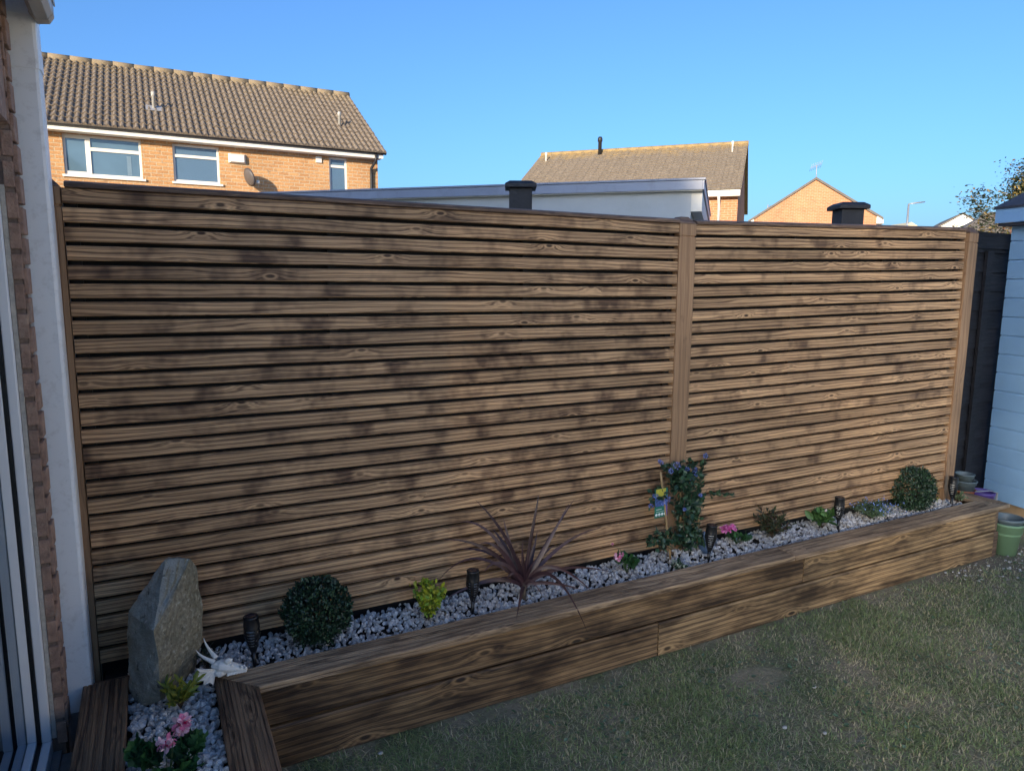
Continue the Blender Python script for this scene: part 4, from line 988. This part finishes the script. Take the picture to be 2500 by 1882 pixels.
# house C gable
C_=empty('gable_house',(28.24,24.09,0),label='orange brick gable end with white eaves and a roof aerial',cat='house'); dC=Vector((3.66,-4.31,0)); C_.rotation_euler=(0,0,math.atan2(dC.y,dC.x)); WC=dC.length
m=MB(); m.prism([(0,0,0),(WC,0,0),(WC,0,5.15),(WC/2,0,6.98),(0,0,5.15)],(0,8,0)); m.build('wall',M_brickC,C_)
m=MB(); hh=WC/2; sl=(6.98-5.15)/hh
for s_ in (-1,1):
    xe=hh+s_*(hh+.28); ze=5.15-.28*sl
    m.prism([(hh,-.1,7.0),(hh,-.1,7.12),(xe,-.1,ze+.12),(xe,-.1,ze)],(0,8.2,0))
m.build('roof',M_greyroof,C_)
m=MB(); 
for s_ in(-1,1):
    xa=0 if s_<0 else WC; m.prism([(xa,-.08,5.14),(xa+s_*.30,-.08,4.98),(xa+s_*.30,-.08,4.80),(xa,-.08,4.80)],(0,8,0))
m.build('eaves_box',M_fascia,C_)
m=MB(); m.tube([(hh,.3,7.0),(hh-.02,.3,7.75)],.02,6)
m.tube([(hh-.28,.25,7.62),(hh+.2,.35,7.80)],.012,5)
for i in range(7): f=i/6; p=Vector((hh-.28+.48*f,.25+.1*f,7.62+.18*f)); m.tube([p+Vector((.05,-.1,.16)),p-Vector((.05,-.1,.16))],.008,4)
m.build('aerial',M_steel,C_)
m=MB(); m.tube([(32.1,26.83,5.0),(32.1,26.83,6.35)],.03,5)
for i in range(4): m.tube([(31.85+.1*i,26.7,6.0+.08*i),(32.25+.05*i,26.95,6.1+.08*i)],.02,4)
m.build('roof_aerial',M_steel,label='small distant aerial left of the orange gable',cat='aerial')

# white gable, grey roof, tiny yellow gable
W2=empty('white_house',(47.2,24.7,0),label='distant white gabled house right of the street lamp',cat='house'); W2.rotation_euler=(0,0,math.atan2(-.76,.65))
m=MB(); m.prism([(-2.4,0,0),(2.4,0,0),(2.4,0,4.9),(0,0,6.40),(-2.4,0,4.9)],(0,8,0)); m.build('wall',M_whiteext,W2)
m=MB()
for s_ in(-1,1): m.prism([(0,-.1,6.42),(0,-.1,6.52),(s_*2.7,-.1,4.83),(s_*2.7,-.1,4.73)],(0,8,0))
m.build('roof',M_greyroof,W2)
W3=empty('grey_roof_house',(41.5,19.6,0),label='distant grey brown hipped roof behind the tree branches',cat='house'); W3.rotation_euler=(0,0,math.atan2(-.76,.65))
m=MB(); m.box(-3.5,6,0,7,0,3.9); m.build('wall',M_brickC,W3)
m=MB(); m.add([(-2.2,-.3,4.45),(6.2,-.3,4.45),(6.2,7.2,4.45),(-2.2,7.2,4.45),(.2,2.4,6.05),(3.2,2.4,6.05)],[(0,1,5,4),(1,2,5),(2,3,4,5),(3,0,4),(0,3,2,1)]); m.build('roof',M_greyroof,W3)
m=MB(); m.prism([(-.55,0,0),(.55,0,0),(.55,0,6.02),(0,0,6.34),(-.55,0,6.02)],(0,4,0)); o=m.build('distant_gable',plain('pale_yellow_render',(.62,.55,.36),.9),label='tiny pale yellow gable beside the street lamp foot',cat='house'); o.location=(49.15,29.4,0); o.rotation_euler=(0,0,math.atan2(-.46,.89))
# street lamp
sl_=empty('street_lamp',(39.13,23.02,0),label='thin grey street lamp with arm to the right beyond the fence',cat='street lamp')
m=MB(); m.tube([(0,0,0),(.0,0,4.5),(.12,.1,6.45)],[.085,.07,.05],8); m.build('pole',M_metal,sl_)
m=MB(); m.tube([(.10,.1,6.45),(.5,-.1,6.52),(.95,-.30,6.58)],[.045,.09,.06],8,flat=.5); m.build('lamp_head',M_metal,sl_)

# flat roofed white garage
gr=empty('flat_roofed_garage',(6.72,4.17,0),label='white flat roofed garage with grey fascia behind the left panel',cat='garage'); gr.rotation_euler=(0,0,math.atan2(-.69,.72))
m=MB(); m.box(-9.5,-.17,.10,5,0,3.055); m.build('wall',M_render,gr)
m=MB(); m.box(-9.6,-.03,0,.022,3.045,3.165); m.box(-.03,-.008,0,5.1,3.045,3.165); m.build('fascia',M_greyfascia,gr,bevel=.004)
m=MB(); m.box(-9.6,.008,-.016,5.2,3.167,3.192); m.build('roof',M_greyfascia,gr,bevel=.004)
m=MB(); m.box(-9.6,-.031,.023,5.0,3.035,3.055); m.box(-.17,-.031,.12,5.0,2.78,3.034); m.build('soffit',M_fascia,gr)

# black gate posts
for (x,y,z,lab) in ((2.42,1.145,2.475,'chunky black timber post with overhanging cap behind the left panel'),(4.42,.262,2.375,'chunky black timber post with overhanging cap behind the right panel')):
    e=empty('capped_post',(x,y,0),R(-27),label=lab,cat='post',group='black posts behind the fence')
    h=.073; m=MB(); m.box(-h,h,-h,h,0,z-.045); m.build('post_shaft',M_blackpost,e,bevel=.004)
    m=MB(); r1=.100; m.add([(-r1,-r1,z-.045),(r1,-r1,z-.045),(r1,r1,z-.045),(-r1,r1,z-.045),(-r1,-r1,z-.02),(r1,-r1,z-.02),(r1,r1,z-.02),(-r1,r1,z-.02),(-.07,-.07,z),(.07,-.07,z),(.07,.07,z),(-.07,.07,z)],
      [(0,3,2,1),(0,1,5,4),(1,2,6,5),(2,3,7,6),(3,0,4,7),(4,5,9,8),(5,6,10,9),(6,7,11,10),(7,4,8,11),(8,9,10,11)]); m.build('post_cap',M_blackpost,e,bevel=.004)

# ------------------------------------------------------------------ tree at right and bush
tr=empty('garden_tree',(11.6,1.7,0),label='sparse small leaved tree reaching over the shed roof at the right',cat='tree'); tb=np.array([11.6,1.7,0])
br=[[(11.6,1.7,0),(11.5,1.75,1.4),(11.3,1.8,2.6)],[(11.4,1.8,2.2),(10.6,2.2,2.68),(9.75,2.55,2.80)],[(11.3,1.8,2.6),(10.9,2.0,3.0),(10.45,2.3,3.15)],[(10.6,2.2,2.62),(10.1,2.4,2.60),(9.62,2.6,2.50)],[(10.9,2.0,2.55),(10.5,2.25,2.85),(10.15,2.35,3.02)],[(11.3,1.8,2.6),(11.2,1.8,3.1),(10.75,2.1,3.35)],[(10.45,2.3,3.1),(10.38,2.3,3.2),(10.34,2.32,3.34)],[(10.3,2.4,2.6),(9.9,2.6,2.85),(9.82,2.6,3.0)],[(11.2,1.8,3.0),(11.0,1.9,3.2),(10.5,2.25,3.05)]]
m=MB()
for i,p in enumerate(br):
    P=[Vector(q)-Vector(tb) for q in p]; path=[P[0]*(1-f)**2+P[1]*2*f*(1-f)+P[2]*f*f for f in np.linspace(0,1,9)]
    r0=(.07,.016,.02,.010,.012,.02,.006,.007,.015)[i]; m.tube(path,[r0*(1-.75*k/8) for k in range(9)],7)
m.build('trunk',M_bark,tr)
LV=[]; cols=[(.035,.055,.03),(.05,.075,.035),(.03,.04,.022),(.28,.20,.06)]
for p in br[1:]:
    for k in range(8):
        f=.25+.75*k/7; c0=np.array(p[0])*(1-f)**2+2*np.array(p[1])*f*(1-f)+np.array(p[2])*f*f
        c0=c0+rng.normal(size=3)*.04; n=80; P=c0+rng.normal(size=(n,3))*[.12,.08,.045]; D=rng.normal(size=(n,3))*[1,1,.25]; l=rng.uniform(.028,.05,n)
        LV.append(leaves(P,D,rng.normal(size=(n,3))*.7+[0,0,1],l,l*.5,pal(n,*cols)))
LV.append(blob_leaves((10.35,2.3,3.06),(.26,.2,.17),520,.045,.5,cols,0,.4,.1,jr=1))
LV.append(blob_leaves((11.0,1.95,3.0),(.35,.3,.3),500,.045,.45,cols,0,.4,.2,jr=1))
V,Fc,C=join(*LV); npmesh('crown',V-tb,Fc,M_leaf,tr,col=C)
bu=(10.6,2.2,0)
L1=blob_leaves((10.6,2.2,2.0),(1.0,.4,.62),3600,.06,.45,[(.35,.28,.05),(.22,.22,.05),(.25,.13,.08),(.12,.10,.05)],.2,.6,.55,jr=1,lump=.2)
plant('autumn_bush','yellow and russet bush under the shed eave','bush',bu,[('foliage',L1,M_leaf)],[[bu,(10.6,2.2,1.4)],[(10.6,2.2,.8),(10.2,2.3,1.7)],[(10.2,2.35,1.9),(9.95,2.4,2.35),(9.8,2.45,2.58)],[(10.3,2.35,1.9),(10.1,2.4,2.4),(10.0,2.45,2.62)],[(10.0,2.35,1.9),(10.2,2.4,2.4),(10.35,2.45,2.60)]],None,.016)

# unseen tree added behind the camera to filter the low sun
hv=Vector((to_sun.x,to_sun.y,0)).normalized(); pv=Vector((-hv.y,hv.x,0)); pv=pv if pv.x>0 else -pv
st_=empty('added_shade_tree',tuple(hv*15+pv*2.6),label='loose leafy tree added out of view behind the viewer to filter the low sun',cat='tree')
n=165000; s_=rng.uniform(-.6,5.4,n); keep=rng.uniform(0,1,n)<np.interp(s_,[q[0] for q in ADDED_TREE],[q[1] for q in ADDED_TREE]); s_=s_[keep]; n=len(s_)
t_=rng.uniform(-1.6,1.6,n); z_=rng.uniform(2.4,8.7,n)
P=np.outer(t_,np.array(hv))+np.outer(s_-2.6,np.array(pv)); P[:,2]=z_; l=rng.uniform(.05,.085,n)
V,Fc,C=leaves(P,rnd(n),rnd(n),l,l*.62,pal(n,(.05,.09,.03),(.07,.11,.04)),T_thin); npmesh('crown',V,Fc,M_leaf,st_,col=C)
for sc_,nn in ((-1.2,20000),(-5.2,15000)):  # unseen dense crowns added to keep the sun off the garage
    t2=empty('added_shade_tree',tuple(hv*17+pv*sc_),label='tall dense tree added out of view to shade the garage, '+('nearer' if sc_>-2 else 'farther')+' from the lawn',cat='tree')
    d=rnd(nn)*rng.uniform(.3,1,(nn,1)); P=np.outer(d[:,0]*1.6,np.array(hv))+np.outer(d[:,1]*2.7,np.array(pv)); P[:,2]=9.1+d[:,2]*2.2
    l=rng.uniform(.14,.24,nn); V,Fc,C=leaves(P,rnd(nn),rnd(nn),l,l*.6,pal(nn,(.05,.09,.03),(.07,.11,.04))); npmesh('crown',V,Fc,M_leaf,t2,col=C)
    m=MB(); m.tube([(0,0,0),(.1,.1,4),(0,0,9)],[.22,.16,.05],10); m.build('trunk',M_bark,t2)
m=MB(); m.tube([(0,0,0),(.05,.1,2.4),(.0,.2,5.5)],[.16,.12,.04],10); m.tube([(.05,.1,2.4),(.9*pv.x,.9*pv.y,4.6)],[.07,.02],8); m.tube([(.05,.1,2.4),(-1.0*pv.x,-1.0*pv.y,4.8)],[.07,.02],8); m.build('trunk',M_bark,st_)

# pale house added out of view: its sunlit side bounces fill into the garden
nb=empty('added_fill_house',(8.0,-7,0),label='cream rendered house added out of view on the right to bounce light',cat='house')
M_cream=plain('cream_wall_render',(.80,.75,.68),.9,.06,2,.003,60)
m=MB(); m.box(-.6,5,-4.6,4.0,0,5.2); m.prism([(-.6,-4.6,5.2),(5,-4.6,5.2),(2.2,-4.6,7.4)],(0,8.6,0)); m.build('wall',M_cream,nb)
m=MB(); m.prism([(-.9,-4.8,5.0),(2.2,-4.8,7.45),(2.2,-4.8,7.6),(-.9,-4.8,5.15)],(0,9.0,0)); m.prism([(5.3,-4.8,5.0),(2.2,-4.8,7.45),(2.2,-4.8,7.6),(5.3,-4.8,5.15)],(0,9.0,0)); m.build('roof',M_tileA,nb)
for yy in (-2.6,1.2):
    f=MB().box(-.64,-.60,yy,yy+1.1,3.2,4.3).build('window',M_winwhite,nb); MB().box(-.655,-.645,yy+.07,yy+1.03,3.27,4.23).build('pane',M_glassA,f)

# ------------------------------------------------------------------ lawn weeds and litter
n=5200; x=rng.uniform(.6,6.5,n); y=-.5-rng.uniform(0,1,n)*2.4; d=fbm(x,y,3.1,8); k=(d>.0)&in_view(x,y); x=x[k];y=y[k];n=len(x)
P=np.stack([x,y,rng.uniform(.008,.018,n)],1); th=rng.uniform(0,6.28,n); D=np.stack([np.cos(th),np.sin(th),rng.uniform(.0,.4,n)],1); l=rng.uniform(.011,.027,n)
V,Fc,C=leaves(P,D,np.tile([0,0,1.],(n,1))+rnd(n)*.3,l,l*.7,pal(n,(.10,.16,.09),(.14,.21,.13),(.08,.14,.06)))
npmesh('clover',V,Fc,M_leaf,col=C,kind='stuff',label='small round weed leaves scattered through the lawn',category='weeds')
def pebble(x,y,r,mat,label,z=.008):
    m=MB(); m.ball((0,0,0),(r,r*.75,r*.55),2,.09); o=m.build('pebble',mat,label=label,cat='pebble',group='loose pebbles on the lawn'); o.location=(x,y,z+r*.3)
M_peb=plain('pale_pebble',(.50,.48,.45),.8,.3,60,.002,200)
pebble(2.50,-1.10,.012,M_peb,'pale pebble on the lawn nearest the dry patch'); pebble(2.86,-.95,.011,M_peb,'pale pebble on the lawn closer to the planter'); pebble(2.62,-1.20,.010,M_peb,'small beige pebble on the lawn right of the dry patch')
pebble(.95,-.50,.011,M_peb,'pale pebble at the foot of the planter on the left'); pebble(2.1,-1.55,.010,M_peb,'pale pebble near the bottom edge of the lawn')
V,Fc,C=leaves(np.array([[.95,-.80,.018]]),np.array([[1,.3,.1]]),np.array([[0,0,1.]]),np.array([.035]),np.array([.024]),np.array([[.30,.20,.12]]))
npmesh('fallen_leaf',V,Fc,M_leaf,col=C,label='single dry brown leaf lying on the left of the lawn',category='leaf')
# grit beside the planter's right end
n=420; x=rng.uniform(4.7,6.4,n); y=rng.uniform(-.78,-.2,n); P=np.stack([x,y,np.full(n,.006)],1); keep=(y<-.42)|(x>5.34); P=P[keep]; n=len(P)
bm=bmesh.new(); bmesh.ops.create_icosphere(bm,subdivisions=1,radius=1); bv=np.array([v.co[:] for v in bm.verts]); bf=np.array([[v.index for v in f.verts] for f in bm.faces]); bm.free()
r=rng.uniform(.004,.014,n); V=(P[:,None,:]+bv[None]*r[:,None,None]*np.array([1,.8,.5])*rng.uniform(.8,1.2,(n,len(bv),1))).reshape(-1,3); Fc=((np.arange(n)*len(bv))[:,None,None]+bf[None]).reshape(-1,3)
npmesh('grit',V,Fc,M_gravel,col=np.repeat(pal(n,(.33,.31,.28),(.22,.19,.16),(.45,.43,.40)),len(bv),0),kind='stuff',label='loose stones and grit on the soil at the planter end',category='grit')
